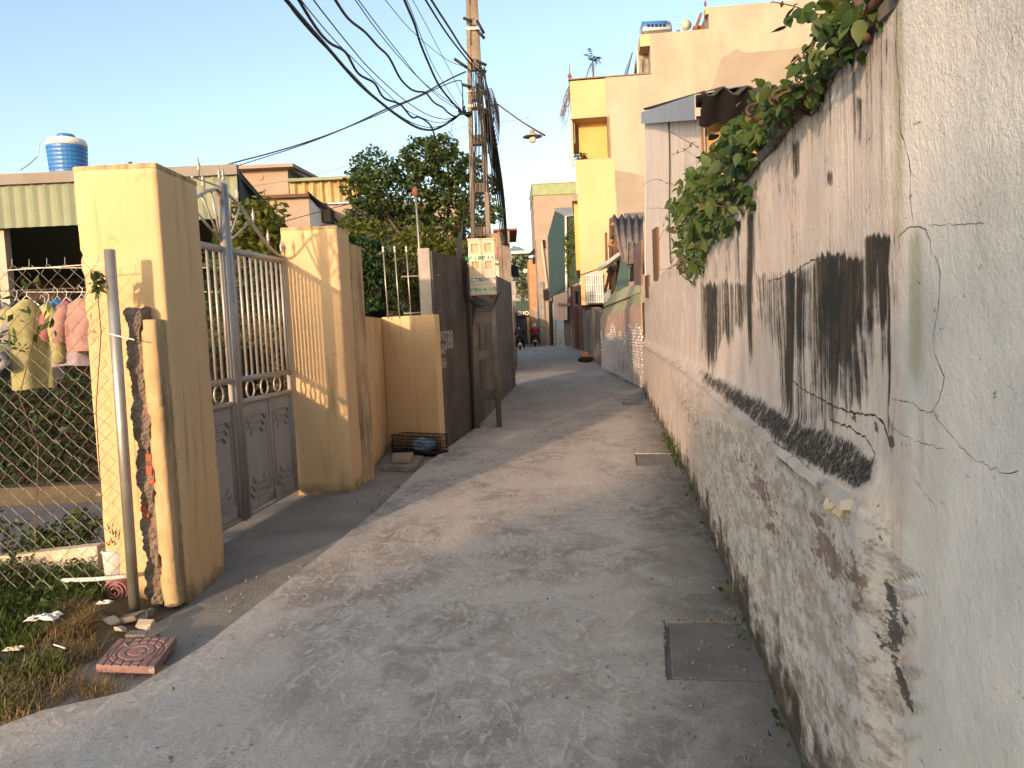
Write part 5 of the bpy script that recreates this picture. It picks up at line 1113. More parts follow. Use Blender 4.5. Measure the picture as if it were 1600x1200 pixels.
# penthouse bay at (987-1017, 55-118)
hcol('stair_head',hu(1000,60),uB,HP(1008,72)[2],zT2,-.0,4,YEL2); hcol('stair_post',hu(995,90),hu(997,90),zT1,HP(1008,72)[2],.0,.1,WHITE); hcol('stair_recess',hu(999,90),uB,zT1+.05,HP(1008,72)[2],1.0,4,CONC)
mb=MB(); mb.slab([HP(986,112)+[0,1.5,0],HP(998,62)+[0,1.5,0],HP(1000,62)+[0,4,0],HP(988,112)+[0,4,0]],.05); part('stair_glass',mb,MAT('dark_glass',(.05,.06,.07),None,2,.2,0),ht)
mb=MB(); mb.slab([HP(1086,48)+[0,1,0],HP(1103,5)+[0,1,0],HP(1107,5)+[0,1,0],HP(1094,48)+[0,1,0]],.3); part('red_stair_rail',mb,REDBR,ht)
hcol('upper_stair_recess',hu(1090,40),uC_,zT2,HP(1108,22)[2],1.2,4,REDBR); hcol('upper_stair_head',hu(1102,10),uC_,HP(1105,22)[2],zT3,0,.5,YEL2)
def finial(px,py,h_,lab):
    c=HP(px,py); mb=MB(); mb.lathe([(.05*h_,0),(.11*h_,.08*h_),(.06*h_,.16*h_),(.13*h_,.25*h_),(.04*h_,.42*h_),(.025*h_,.5*h_),(.01*h_,h_)],(c[0],c[1]+.2,c[2]),10); solo('roof_finial',mb,REDBR,lab,'finial',smooth=True)
finial(891,125,.80,'dark red spiked finial on the yellow parapet corner'); finial(1104,7,.5,'dark red finial on the topmost parapet of the tall house')
# solar tank
c=HP(1030,52); t=thing('solar_water_heater','stainless rooftop water heater tank with blue wrap on the tall house','water heater',(c[0],c[1]+.6,c[2]))
Mt=Matrix.Rotation(PI/2,3,'Y')@Matrix.Rotation(0,3,'Z'); L_=HP(1054,45)[0]-HP(1004,48)[0]
mb=MB(); mb.lathe([(.2,0),(.33,.06),(.35,.12),(.35,L_-.12),(.33,L_-.06),(.2,L_)],(HP(1004,48)[0],c[1]+.6,c[2]+.33),20,Mt); part('tank',mb,STEEL,t,True)
mb=MB(); mb.lathe([(.355,.02),(.355,L_-.25)],(HP(1006,48)[0],c[1]+.62,c[2]+.37),20,Mt); part('blue_wrap',mb,BLUEP,t,True)
for k in range(5): mb=MB(); mb.box(c[0]-.45+k*.17,c[0]-.34+k*.17,c[1]+.225,c[1]+.24,c[2]+.36,c[2]+.48); part('dark_letter',mb,INKK,t)
mb=MB(); 
for xx in (-.5,.4): mb.tube([(c[0]+xx,c[1]+.4,c[2]-.1),(c[0]+xx,c[1]+.4,c[2]+.2)],.03,5); mb.tube([(c[0]+xx,c[1]+.9,c[2]-.1),(c[0]+xx,c[1]+.9,c[2]+.2)],.03,5)
part('stand',mb,WHITE,t)
mb=MB(); mb.slab([HP(1048,52)+[0,.5,0],HP(1066,40)+[0,.5,0],HP(1078,36)+[0,1.5,0],HP(1078,48)+[0,1.5,0]],.05); part('collector',mb,RUST,t)
c=HP(1074,36); t=thing('satellite_dish','round pale satellite dish on the roof of the tall house','satellite dish',(c[0],c[1]+.3,c[2]-.5))
mb=MB(); mb.lathe([(.23,.0),(.18,.05),(.1,.08),(.001,.09)],(c[0],c[1]+.2,c[2]),18,Matrix.Rotation(PI/2,3,'X')@Matrix.Rotation(PI,3,'X')); part('dish',mb,CREAM,t,True)
mb=MB(); mb.tube([(c[0],c[1]+.35,c[2]-.6),(c[0],c[1]+.32,c[2])],.025,6); part('mast',mb,WHITE,t)
mb=MB(); b=HP(1072,-12); mb.tube([(c[0]-.05,c[1]+.5,c[2]-.5),(b[0],c[1]+.5,b[2])],.012,4); mb.tube([HP(1050,28)+[0,.5,0],HP(1073,28)+[0,.5,0]],.01,4); solo('roof_aerial',mb,METAL,'thin roof aerial rising behind the satellite dish','aerial')
# palm on roof
c=HP(932,122); t=thing('potted_palm','slim young palm tree standing on the yellow house roof','palm tree',(c[0],c[1]+1,c[2])); tp=HP(930,84)
mb=MB(); mb.tube([(c[0],c[1]+1,c[2]-.1),(tp[0],c[1]+1,tp[2])],[.045,.03],6); part('trunk',mb,BARK,t,True)
mb=MB()
for k in range(11):
    a=2*PI*k/11+.3; up=random.uniform(.2,1.0); L2=random.uniform(.5,.8)
    if k in (4,5): up=-.3
    rib=[]; 
    for q in range(8):
        s=q/7; rib.append(Vector((tp[0]+math.cos(a)*L2*.6*s,c[1]+1+math.sin(a)*L2*.6*s,tp[2]+L2*(up*s*1.2-1.0*s*s*(.6 if up>0 else 1.0)))))
    for q in range(1,8):
        d=(rib[q]-rib[q-1]).normalized(); sd=d.cross(Vector((0,0,1))).normalized()
        for s_ in (-1,1):
            b_=rib[q]; e=b_+sd*s_*.13+d*.12-Vector((0,0,.08)); mb.add([b_-d*.025,b_+d*.025,e],[(0,1,2)])
    mb.tube(rib,.01,4)
part('fronds',mb,L_TREE,t)
c=HP(908,243); t=thing('balcony_plant','leafy plant on the upper yellow balcony','plant',(c[0],c[1]+.3,c[2]-.15)); leafpart('foliage',blobs([(c+np.array([0,.3,0]),(.32,.25,.2),220)],1),.12,L_TREE,t); mb=MB(); mb.lathe([(.1,-.25),(.13,-.05)],c+np.array([0,.3,0]),10); part('pot',mb,REDBR,t)
t=thing('dry_creeper','sparse dry twigs trailing off the yellow parapet','creeper',HP(888,130)); C_=[]
for k in range(26):
    x=890; y=128+random.uniform(0,30); pts=[HP(x,y)]
    for q in range(5): x-=random.uniform(0,5); y+=random.uniform(2,14); pts.append(HP(x,y))
    mb=MB(); mb.tube(pts,.008,3); part('twig',mb,VSTEM,t); C_+=[p+rng.normal(0,.05,3) for p in pts[1:]]
leafpart('leaves',np.array(C_),.06,L_DEAD,t)
# ---- tan block with green band (far)
t=thing('pink_tan_house','pinkish tan block with green parapet band at the lane end','house',(AT(868,400,66)[0],66,0))
mb=MB(); xa,xb,_,zt4=pbox(mb,838,905,304,540,66,8,0); part('wall',mb,TAN,t); mb=MB(); mb.box(xa-.05,xb,65.9,74,zt4-.0,zt4+1.0); 
part('parapet_band',mb,MAT('green_band',(.28,.34,.19),None,2,.9,.1),t); mb=MB(); mb.prism([(xa-.1,65.8),(xb,65.8),(xb,74),(xa-.1,74)],[zt4+.95]*4,[zt4+.98,zt4+1.4,zt4+1.4,zt4+.98]); part('roof_edge',mb,WHITE,t)
# ---- green corrugated house
t=thing('green_metal_house','dark green corrugated metal upper storey overhanging the lane','house',(AT(880,400,50)[0],50,0))
def gq(nm,pts,mat,th=.05): mb=MB(); mb.slab([AT(*p) for p in pts],th); return part(nm,mb,mat,t)
gq('side_cladding',[(860,465,56),(884,450,49),(884,338,49),(868,330,53),(857,370,56)],GREEND,.06)
gq('front_cladding',[(885,452,49),(906,440,49),(906,336,49),(885,338,49)],GREEND,.06)
gq('roof',[(866,328,53),(884,339,48.8),(906,336,48.8),(905,326,53)],MAT('grey_tin_roof',(.28,.30,.29),None,3,.6,.1),.12)
for k in range(6): x=AT(887+k*3.6,0,48.95)[0]; mb=MB(); mb.box(x-.03,x+.03,48.9,48.96,AT(890,448,49)[2],AT(890,340,49)[2]); part('rib',mb,GREEND,t)
mb=MB(); p=AT(884,338,48.7); mb.tube([p,AT(885,455,48.7)],.07,6); part('downpipe',mb,WHITE,t)
mb=MB(); mb.tube([AT(870,362,53),AT(873,445,52.4)],.06,4); part('light_strip',mb,METAL,t)
gq('upper_wall',[(865,462,50),(886,456,49),(886,500,49),(866,500,50)],PINKR)
# balcony with planters in front of it
t=thing('planted_balcony','balcony with cream railings overgrown by green creeper below the yellow bay','balcony',(AT(900,410,42)[0],42,0))
for k in range(5): z=AT(905,382+k*6.2,42)[2]; mb=MB(); mb.box(AT(897,0,42)[0]+.0,AT(919,0,42)[0],41.95,42.02,z-.06,z+.05); part('railing',mb,WHITE,t)
mb=MB(); mb.box(AT(896,0,42)[0],AT(919,0,42)[0],42,44,AT(905,442,42)[2],AT(905,436,42)[2]); part('slab',mb,REDBR,t)
C=blobs([(AT(893,375,42.3),(.45,.4,.55),300),(AT(889,395,42.2),(.3,.4,.8),260),(AT(904,365,42.2),(.35,.3,.35),160),(AT(890,420,42.2),(.25,.3,.7),150)],1.2); leafpart('creeper',C,.16,L_TREE2,t)
C=blobs([(AT(902,352,42.3),(.5,.3,.2),160)],1); leafpart('dry_tops',C,.14,L_DEAD,t)
# row of ground-floor fronts on the right, far
def front(px0,px1,pt0,pt1,Y0,Y1,mat,label,xtra=None,nm='shopfront'):
    a=G(px0,540); A=AT(px0,500,Y0); B=AT(px1,500,Y1); t=thing(nm,label,'house front',(A[0],Y0,0))
    mb=MB(); mb.prism([(A[0],A[1]),(B[0],B[1]),(B[0]+2,B[1]),(A[0]+2,A[1])],-.05,[AT(px0,pt0,Y0)[2],AT(px1,pt1,Y1)[2]]*2 if False else [AT(px0,pt0,Y0)[2],AT(px1,pt1,Y1)[2],AT(px1,pt1,Y1)[2],AT(px0,pt0,Y0)[2]]); part('wall',mb,mat,t); return t
def door(t,px0,px1,pt,pb,Y,mat,nm='door'): mb=MB(); pbox(mb,px0,px1,pt,pb,Y-.12,.1); part(nm,mb,mat,t)
t=front(893,907,448,445,50,45.2,REDBR,'red-brown painted gate pier in the middle of the right row'); door(t,899,905,455,475,46,DKIN,'dark_pane'); door(t,898,907,480,545,46,MAT('brown_grille',(.1,.06,.05),None,9,.8,.2,40),'gate_leaf')
t=front(880,894,470,468,54,50,CONC,'grey shuttered front with small tiled canopy'); door(t,881,892,478,541,49.9,MAT('grey_shutter',(.14,.14,.14),None,8,.7,.2,40,aniso=(1,1,6)),'shutter'); mb=MB(); mb.slab([AT(872,478,49),AT(892,476,49),AT(892,466,50.5),AT(872,470,50.5)],.08); part('canopy',mb,BRICKFAR,t)
t=front(866,881,462,465,59,53,BLUEW,'pale blue-grey house front with narrow green shutter'); door(t,868,871,462,498,55,GREEND,'shutter'); door(t,872,879,515,541,54,CONCL,'low_panel')
t=front(858,867,478,472,62,58,BLUEW,'pale blue end wall with dark vertical pipe'); mb=MB(); mb.tube([AT(860,470,57.5),AT(862,540,57.5)],.15,5); part('pipe',mb,DKIN,t)
t=thing('tan_tower','narrow tan tower block beside the green metal house','house',(AT(852,450,62)[0],62,0)); mb=MB(); pbox(mb,841,861,372,540,62,3,0); part('wall',mb,TAN,t); mb=MB(); pbox(mb,848,852,375,388,61.9,.1); part('dark_window',mb,DKIN,t)
mb=MB(); mb.tube([AT(846,378,61.8),AT(855,450,61.8)],.12,5); part('plank',mb,PINKR,t); mb=MB(); pbox(mb,843,851,440,540,61.8,.1); part('grey_panel',mb,CONC,t)
mb=MB(); pbox(mb,849,857,452,468,61.6,.4); part('meter_cluster',mb,DKIN,t)
t=thing('brick_house_far','orange brick house with dark eave near the lane end','house',(AT(832,450,66)[0],66.5,0)); mb=MB(); pbox(mb,828,845,405,538,67,5,0); part('wall',mb,BRICKFAR,t)
mb=MB(); mb.slab([AT(826,400,66.5),AT(846,395,66.5),AT(846,388,68),AT(836,390,68)],.15); part('eave',mb,DKIN,t); mb=MB(); pbox(mb,832,836,402,412,66.9,.1); part('window',mb,DKIN,t); mb=MB(); pbox(mb,842,846,505,538,66.8,.1); 
part('white_door',mb,WHITE,t); mb=MB(); pbox(mb,835,841,480,538,66.8,.12); part('grey_panel',mb,CONC,t)
mb=MB(); pbox(mb,818,824,420,426,60,.3); solo('junction_box',mb,CREAM,'small cream junction box on a wire above the lane end','box')
# shop at the end
t=thing('shop','dark green fronted shop with white lettering at the end of the lane','shop',(AT(818,500,70)[0],70,0))
mb=MB(); pbox(mb,796,838,470,540,71,6,0); part('wall',mb,MAT('dim_shop_wall',(.12,.11,.12),None,1,.9,.1),t)
mb=MB(); pbox(mb,806,832,470,495,70.7,.25); part('signboard',mb,GREEND,t)
c=AT(820,492.5,70.6); Mx=Matrix(((1,0,0,c[0]),(0,0,-1,70.55),(0,1,0,c[2]),(0,0,0,1))); part('lettering',text_mb('SHOP',.52,Mx,.02,.02),WHITE,t)
mb=MB(); pbox(mb,812,825,500,540,70.8,.15); part('roller_door',mb,MAT('grey_blue_door',(.10,.10,.13),None,1,.7,.1),t); mb=MB(); pbox(mb,824,828,495,540,70.75,.15); part('yellow_jamb',mb,YEL,t)
t=thing('flower_display','colourful potted flowers on the shop canopy','flowers',AT(815,462,70.5)); C=blobs([(AT(815,460,70.6),(.75,.3,.5),240)],1); leafpart('blossom',C,.16,LEAF('blossom',(.5,.42,.4),(.45,.2,.14)),t); leafpart('leaves',C+rng.normal(0,.2,C.shape),.2,L_TREE,t)
t=thing('street_tree','round green tree above the shop at the lane end','tree',(AT(815,430,72)[0],73,0)); sp=[(AT(812,410,73),(1.0,.8,.8),400),(AT(824,415,73),(.8,.8,.9),300),(AT(815,440,73),(1.,.8,1.),400),(AT(822,455,73),(.6,.6,.6),200)]; leafpart('crown',blobs(sp,1.3),.28,L_TREE,t); mb=MB(); c=AT(815,430,73); mb.tube([(c[0],73,0),(c[0],73,c[2])],.15,6); part('trunk',mb,BARK,t)
t=thing('hill_roof','bluish hipped roof beyond the trees at the lane end','roof',(AT(810,395,110)[0],110,0)); mb=MB(); a,b,c_,d=AT(794,392,110),AT(826,393,110),AT(802,384,112),AT(812,386,112); mb.add([a,b,d,c_,(a[0],114,a[2]),(b[0],114,b[2]),(a[0],110,0),(b[0],110,0)],[(0,1,2,3),(1,5,2),(0,3,4),(6,7,1,0)]); part('roof',mb,MAT('blue_green_roof',(.2,.27,.26),None,1,.8,.1),t)
mb=MB(); pbox(mb,799,828,392,396,100,3); part('white_edge',mb,WHITE,t)
# left far houses behind second wall
t=thing('white_wall_house','brick-topped house with pale wall behind the grey lane wall','house',(AT(775,420,30)[0],30,0))
mb=MB(); pbox(mb,760,786,364,400,30,4,0); part('brick_wall',mb,BRICKFAR,t); mb=MB(); mb.box(AT(758,0,30)[0]-.1,AT(788,0,30)[0]+.1,29.8,34,AT(775,362,30)[2],AT(775,359,30)[2]); part('roof_slab',mb,REDBR,t)
mb=MB(); pbox(mb,760,800,412,600,27,2,0); part('pale_wall',mb,CREAM,t); mb=MB(); pbox(mb,758,781,408,411,26.7,.6); part('ledge',mb,WHITE,t)
mb=MB(); pbox(mb,776,783,385,408,29,.1); part('hanging_sheet',mb,cloth('pink',(.46,.18,.2)),t)
t=thing('utility_pole','shorter dark concrete pole standing beyond the meter-box pole','utility pole',(AT(789,400,26)[0],26,0)); c=AT(788,400,25.5)[0]
for s in (-1,1): mb=MB(); mb.prism([(c+s*.14-.06,25.4),(c+s*.14+.06,25.4),(c+s*.14+.06,25.6),(c+s*.14-.06,25.6)],0,AT(789,362,25.5)[2]); part('leg',mb,POLE,t)
mb=MB(); mb.box(c-.13,c+.13,25.44,25.56,1.0,AT(789,364,25.5)[2]-.05); part('web',mb,POLE,t)
mb=MB(); mb.slab([AT(798,432,26),AT(811,434,26),AT(810,416,26),AT(798,414,26)],.05); solo('black_tarpaulin',mb,MAT('black_cloth',(.015,.018,.025),None,3,.8,.1),'dark blue-black cloth hanging beside the farther pole','cloth')
t=thing('dim_lane_house','dark house wall closing the left side of the lane end','house',(AT(800,500,60)[0]-2,62,0)); a=AT(806,500,56)[0]
mb=MB(); mb.prism([(a-5,56),(a,56),(a+.1,70),(a-5,70)],-.05,AT(805,478,57)[2]); part('wall',mb,MAT('dark_plaster',(.08,.07,.07),None,1,.9,.1),t); mb=MB(); pbox(mb,780,806,440,470,58,.1); 
part('upper_wall',mb,CONCL,t)

# ============================================================ PEOPLE AND MOTORBIKES
def skinbody(name,J,E,Rr,mat,parent,sub=1):
    L=WLOC[parent.name]; me=bpy.data.meshes.new(name); me.from_pydata([tuple(np.array(p)-L) for p in J],E,[]); me.materials.append(mat); o=bpy.data.objects.new(name,me); COL.objects.link(o); o.parent=parent; WLOC[o.name]=L
    s=o.modifiers.new('s','SKIN'); sub_=o.modifiers.new('d','SUBSURF'); sub_.levels=sub; sub_.render_levels=sub
    for i,r_ in enumerate(Rr): me.skin_vertices[0].data[i].radius=(r_,r_)
    me.skin_vertices[0].data[0].use_root=True; s.use_smooth_shade=True; return o
def motorbike(c,label,colr):
    t=thing('motorbike',label,'motorbike',(c[0],c[1],0),'motorbikes at the lane end'); x,y=c[0],c[1]; My=Matrix.Rotation(PI/2,3,'Y')
    for yy in (-.62,.62): 
        mb=MB(); mb.lathe([(.20,-.045),(.27,-.05),(.30,0),(.27,.05),(.20,.045)],(x,y+yy,.30),18,My); w_=part('wheel',mb,BLACK,t,True)
        mb=MB(); mb.lathe([(.03,-.06),(.19,-.02),(.19,.02),(.03,.06)],(x,y+yy,.30),12,My); part('rim',mb,METAL,w_)
    mb=MB(); mb.tube([(x,y-.85,.62),(x,y-.4,.66),(x,y,.5),(x,y+.35,.6),(x,y+.5,.9)],[.06,.14,.13,.12,.07],10); part('body',mb,colr,t,True)
    mb=MB(); mb.tube([(x,y-.75,.76),(x,y-.3,.78),(x,y+.15,.74)],[.07,.13,.09],8); part('seat',mb,BLACK,t,True)
    mb=MB(); mb.tube([(x-.33,y+.42,1.0),(x,y+.5,.98),(x+.33,y+.42,1.0)],.02,6); part('handlebar',mb,BLACK,t)
    mb=MB(); mb.tube([(x,y+.5,.95),(x,y+.62,.3)],.035,6); part('fork',mb,METAL,t)
    mb=MB(); mb.bx((x,y-.9,.66),(.12,.05,.06)); part('tail_light',mb,MAT('red_lens',(.4,.02,.02),None,3,.3,0),t)
    mb=MB(); mb.bx((x,y-.93,.45),(.18,.01,.13)); part('number_plate',mb,WHITE,t)
    for s in (-1,1):
        mb=MB(); mb.tube([(x+s*.28,y+.42,1.0),(x+s*.36,y+.4,1.15)],.01,5); mb.bx((x+s*.38,y+.4,1.18),(.1,.03,.07)); part('mirror',mb,BLACK,t)
    return t
def rider(c,label,jacket,trou,helm,foot):
    x,y=c[0],c[1]; t=thing('person',label,'person',(x,y,0))
    J=[(x,y-.25,.88),(x,y-.24,1.1),(x,y-.2,1.32),(x,y-.19,1.43),(x,y-.18,1.52),(x,y-.16,1.62), (x-.19,y-.2,1.36),(x-.27,y-.02,1.15),(x-.27,y+.3,1.06),(x+.19,y-.2,1.36),(x+.27,y-.02,1.15),(x+.27,y+.3,1.06),
       (x-.13,y-.2,.84),(x-.2,y+.15,.75),(x-.24*foot,y+.05,.12),(x-.24*foot,y+.17,.06),(x+.13,y-.2,.84),(x+.2,y+.15,.75),(x+.24*foot,y+.05,.12),(x+.24*foot,y+.17,.06)]
    E_=[(0,1),(1,2),(2,3),(3,4),(4,5),(2,6),(6,7),(7,8),(2,9),(9,10),(10,11),(0,12),(12,13),(13,14),(14,15),(0,16),(16,17),(17,18),(18,19)]
    Rr=[.15,.14,.15,.07,.085,.09,.075,.055,.04,.075,.055,.04,.10,.08,.05,.04,.10,.08,.05,.04]
    skinbody('body',J,E_,Rr,MAT('skin_tone',(.35,.2,.14),None,3,.6,0),t)
    J2=[(x,y-.25,.86),(x,y-.24,1.1),(x,y-.2,1.33),(x,y-.19,1.42),(x-.19,y-.2,1.36),(x-.275,y-.02,1.15),(x-.27,y+.22,1.08),(x+.19,y-.2,1.36),(x+.275,y-.02,1.15),(x+.27,y+.22,1.08)]
    skinbody('jacket',J2,[(0,1),(1,2),(2,3),(2,4),(4,5),(5,6),(2,7),(7,8),(8,9)],[.19,.17,.18,.085,.095,.075,.06,.095,.075,.06],jacket,t)
    J3=[(x,y-.25,.88),(x-.13,y-.2,.84),(x-.2,y+.15,.76),(x-.24*foot,y+.05,.16),(x+.13,y-.2,.84),(x+.2,y+.15,.76),(x+.24*foot,y+.05,.16)]
    skinbody('trousers',J3,[(0,1),(1,2),(2,3),(0,4),(4,5),(5,6)],[.165,.12,.10,.065,.12,.10,.065],trou,t)
    mb=MB(); mb.lathe([(.001,.15),(.07,.14),(.12,.08),(.135,0),(.125,-.05),(.10,-.06)],(x,y-.17,1.63),14); part('helmet',mb,helm,t,True)
c=G(832,540.5); c=np.array([c[0],60.5]); x=AT(836,530,60.5)[0]
motorbike((x,60.5),'motorbike carrying the red-jacketed rider at the lane end',RUST); rider((x,60.3),'person in a red jacket and white helmet astride a motorbike seen from behind',MAT('red_cloth',(.30,.02,.035),None,9,.9,.1),MAT('dark_trousers',(.03,.03,.05),None,9,.9,0),WHITE,1.5)
x=AT(812,530,52)[0]; motorbike((x,52),'dark motorbike ridden at the left edge of the lane end',BLACK); rider((x,51.8),'person in dark clothes riding the motorbike by the left wall',MAT('dark_jacket',(.025,.025,.04),None,9,.9,.1),MAT('black_trousers',(.02,.02,.02),None,9,.9,0),BLACK,1.2)
# rubbish heap on right
c=G(915,566); t=thing('rubbish_bag','black bag with orange rubbish on top lying by the lane wall','rubbish bag',(c[0],c[1],0))
mb=MB(); V=[]; nn=12
for j in range(nn):
    for i in range(nn): th=PI*j/(nn-1); ph=2*PI*i/nn; rr=1+random.uniform(-.15,.15); V.append((c[0]+.33*math.sin(th)*math.cos(ph)*rr,c[1]+.25*math.sin(th)*math.sin(ph)*rr,.11+.12*math.cos(th)*rr))
mb.add(V,[(j*nn+i,j*nn+(i+1)%nn,(j+1)*nn+(i+1)%nn,(j+1)*nn+i) for j in range(nn-1) for i in range(nn)]); part('bag_body',mb,BLACK,t)
mb=MB(); 
for k in range(9): mb.bx((c[0]+random.uniform(-.15,.15),c[1],.24+random.uniform(0,.1)),(.15,.12,.1),Euler((random.random(),random.random(),0)).to_matrix())
part('contents',mb,WOOD,t)
c=G(908,568); crumple((c[0],c[1],.01),.12,'small white litter scrap beside the rubbish bag')

# ============================================================ VINE over the right wall: real leaves
vt=thing('climbing_vine','leafy green vine tumbling over the top of the right wall','vine',(1.4,4,2.2))
lv=MB()
def leafshape():
    n=[(0,0),(.20,.08),(.33,.34),(.29,.60),(.13,.86),(0,1.12)]; V=[];F=[]
    L=[(0,y,.0-.05*math.sin(y*3)) for (x,y) in n]; Rr_=[(x,y,.07*x*2-.05*math.sin(y*3)) for x,y in n]; Lr=[(-x,y,.07*x*2-.05*math.sin(y*3)) for x,y in n]
    V=L+Rr_[1:5]+Lr[1:5]
    F=[(0,6,1),(1,6,7,2),(2,7,8,3),(3,8,9,4),(4,9,5),(0,1,10),(1,2,11,10),(2,3,12,11),(3,4,13,12),(4,5,13)]
    return V,F
V,F=leafshape()
lmes=[]
for k in range(4):
    m_=MB(); m_.add(V,F); lm=mesh('leaf',m_,L_VINE,smooth=True); a=lm.attributes.new('rnd','FLOAT','FACE'); a.data.foreach_set('value',[k/3.]*len(lm.polygons)); lmes.append(lm)
def vleaf(p,s):
    d=Vector((random.gauss(-.2,.6),random.gauss(-.2,.75),-.8+random.gauss(0,.6))).normalized()    # tip direction: hanging
    nrm=Vector((-.8+random.gauss(0,.7),-.6+random.gauss(0,.8),.5+random.gauss(0,.7))); nrm=(nrm-d*nrm.dot(d)).normalized(); xx=d.cross(nrm)
    M4=Matrix((xx,d,nrm)).transposed(); return M4.to_euler(),s
rest=[]
cl=[ # px,py,rx,ry,n,out   clusters hanging on the wall face
 (1165,235,34,26,42,.10),(1130,275,42,34,46,.12),(1105,310,44,36,52,.12),(1090,350,38,34,48,.10),(1085,385,26,26,34,.08),(1088,412,16,20,18,.06),(1140,320,26,40,26,.1),(1195,200,30,20,30,.1),(1225,170,30,22,26,.1),(1262,142,26,20,22,.1),(1296,100,22,24,16,.08),(1335,52,26,40,24,.08),(1312,12,44,20,12,.05),(1362,18,20,26,12,.05),(1065,330,16,24,10,.12),(1180,300,14,20,7,.05),(1110,345,26,30,20,.1)]
cnt=0; allp=[]
for px,py,rx,ry,n,out in cl:
    for k in range(n*4):
        a=random.uniform(0,2*PI); rr=math.sqrt(random.random()); qx,qy=px+rx*rr*math.cos(a),py+ry*rr*math.sin(a)
        P=WL(qx,qy); P=np.array([wallx(P[1])-random.uniform(-.04,out*1.2),P[1],P[2]]); s=random.uniform(.04,.095)
        if P[1]<3.4: s*=.62
        allp.append((P,s))
random.shuffle(allp)
allp.sort(key=lambda q:-q[1]/q[0][1]*random.uniform(.7,1.3))
for k,(P,s) in enumerate(allp[:300]):
    e,s=vleaf(P,s); inst('leaf',lmes[random.choice([0,0,1,1,2,3])],vt,P,e,s)
small=MB(); rn=[]
for P,s in allp[300:]:
    e,s=vleaf(P,s); Mx=e.to_matrix(); small.add([Mx@(Vector(v)*s)+Vector(P) for v in V],F); rn+=[random.random()*.8]*len(F)
o=part('small_leaves',small,L_VINE,vt,True); o['kind']='stuff'; a=o.data.attributes.new('rnd','FLOAT','FACE'); a.data.foreach_set('value',rn)
mb=MB()
for (pts,r_) in (([(1400,-30),(1385,0),(1350,45),(1310,95),(1270,150),(1230,190),(1190,225),(1150,260)],.014),([(1340,-20),(1360,20),(1345,60)],.012),([(1310,-10),(1340,30),(1365,60)],.014)):
    mb.tube(path3([WL(*p,.02)+np.array([0,0,.0]) for p in pts],4),r_,6)
part('main_stem',mb,VSTEM,vt,True)
tw=[[(1240,20),(1215,25),(1185,12),(1158,5)],[(1262,-10),(1240,20)],[(1284,5),(1262,15),(1245,32),(1228,38),(1216,60),(1205,90)],[(1278,90),(1262,88),(1240,90),(1210,92),(1192,94),(1184,108),(1190,130),(1200,142)],[(1287,75),(1280,55),(1270,46),(1258,43)],[(1085,310),(1062,325),(1035,325),(1008,325)],[(1072,290),(1050,285),(1030,280),(1010,288)],[(1105,230),(1075,215),(1055,205)],[(1095,222),(1080,235),(1060,240)],[(1072,410),(1050,420),(1030,420)],[(1085,390),(1060,405),(1055,432)],[(1140,290),(1135,315),(1125,345)],[(1070,355),(1045,360),(1035,380)]]
L=[]
for pts in tw:
    mb=MB(); Q=path3([WL(*p,.06 if p[0]<1150 else -.15) for p in pts],4); mb.tube(Q,.0028,4); part('tendril',mb,VSTEM,vt)
    for q in Q[::2]: L.append(q+rng.normal(0,.008,3))
leafpart('tendril_leaves',np.array(L),.045,L_DEAD,vt,2.6)
for (px,py,s,r_) in ((1262,12,.055,0),(1253,24,.05,0),(1274,20,.07,1),(1253,40,.05,0),(1110,270,.07,2)):
    P=WL(px,py,.05); e,_=vleaf(P,s); inst('leaf',lmes[r_],vt,P,e,s)
for k in range(26):
    a=random.choice(cl[:10]); px,py=a[0]+random.uniform(-.6,.6)*a[2],a[1]-a[3]*.6; L2=[]
    for q in range(6): P=WL(px,py,.03+.09*math.sin(q)); L2.append(P); px+=random.uniform(-6,4); py+=random.uniform(6,18)
    mb=MB(); mb.tube(path3(L2,3),random.uniform(.002,.005),4); part('runner',mb,VSTEM,vt)
C=[];
for px,py,rx,ry,n,out in cl[:10]:
    for k in range(4): P=WL(px+random.gauss(0,rx*.6),py+random.gauss(0,ry*.6),out*.9); C.append(P)
leafpart('withered_leaves',np.array(C),.07,L_DEAD,vt,1.8)
# frond foliage behind the wall top
L=[]
t=thing('overhanging_shrub','dark fine-leaved shrub leaning over the wall top at the upper right','shrub',(1.3,2.4,2.2))
C=blobs([(WL(1350,0,-.25)+[0,0,.1],(.25,.35,.18),700),(WL(1380,-20,-.2),(.2,.25,.15),400),(WL(1300,60,-.2),(.15,.4,.12),300)],1); leafpart('foliage',C,.035,L_HEDGE,t,3.)
mb=MB(); p=WL(1375,60,-.2); mb.tube([p-[0,0,.6],p,WL(1340,-20,-.2)],.012,5); part('branch',mb,VSTEM,t)
t=thing('feathery_branch','small feathery-leaved sprig above the dark roof edge','branch',(1.8,5,2.6)); C=blobs([(WL(1235,128,-.1),(.1,.28,.05),130),(WL(1215,125,-.15),(.1,.2,.06),80)],1); leafpart('leaflets',C,.035,L_HEDGE,t,3.); mb=MB(); mb.tube([WL(1262,140,-.1),WL(1235,130,-.1),WL(1205,122,-.1)],.005,4); part('stem',mb,VSTEM,t)

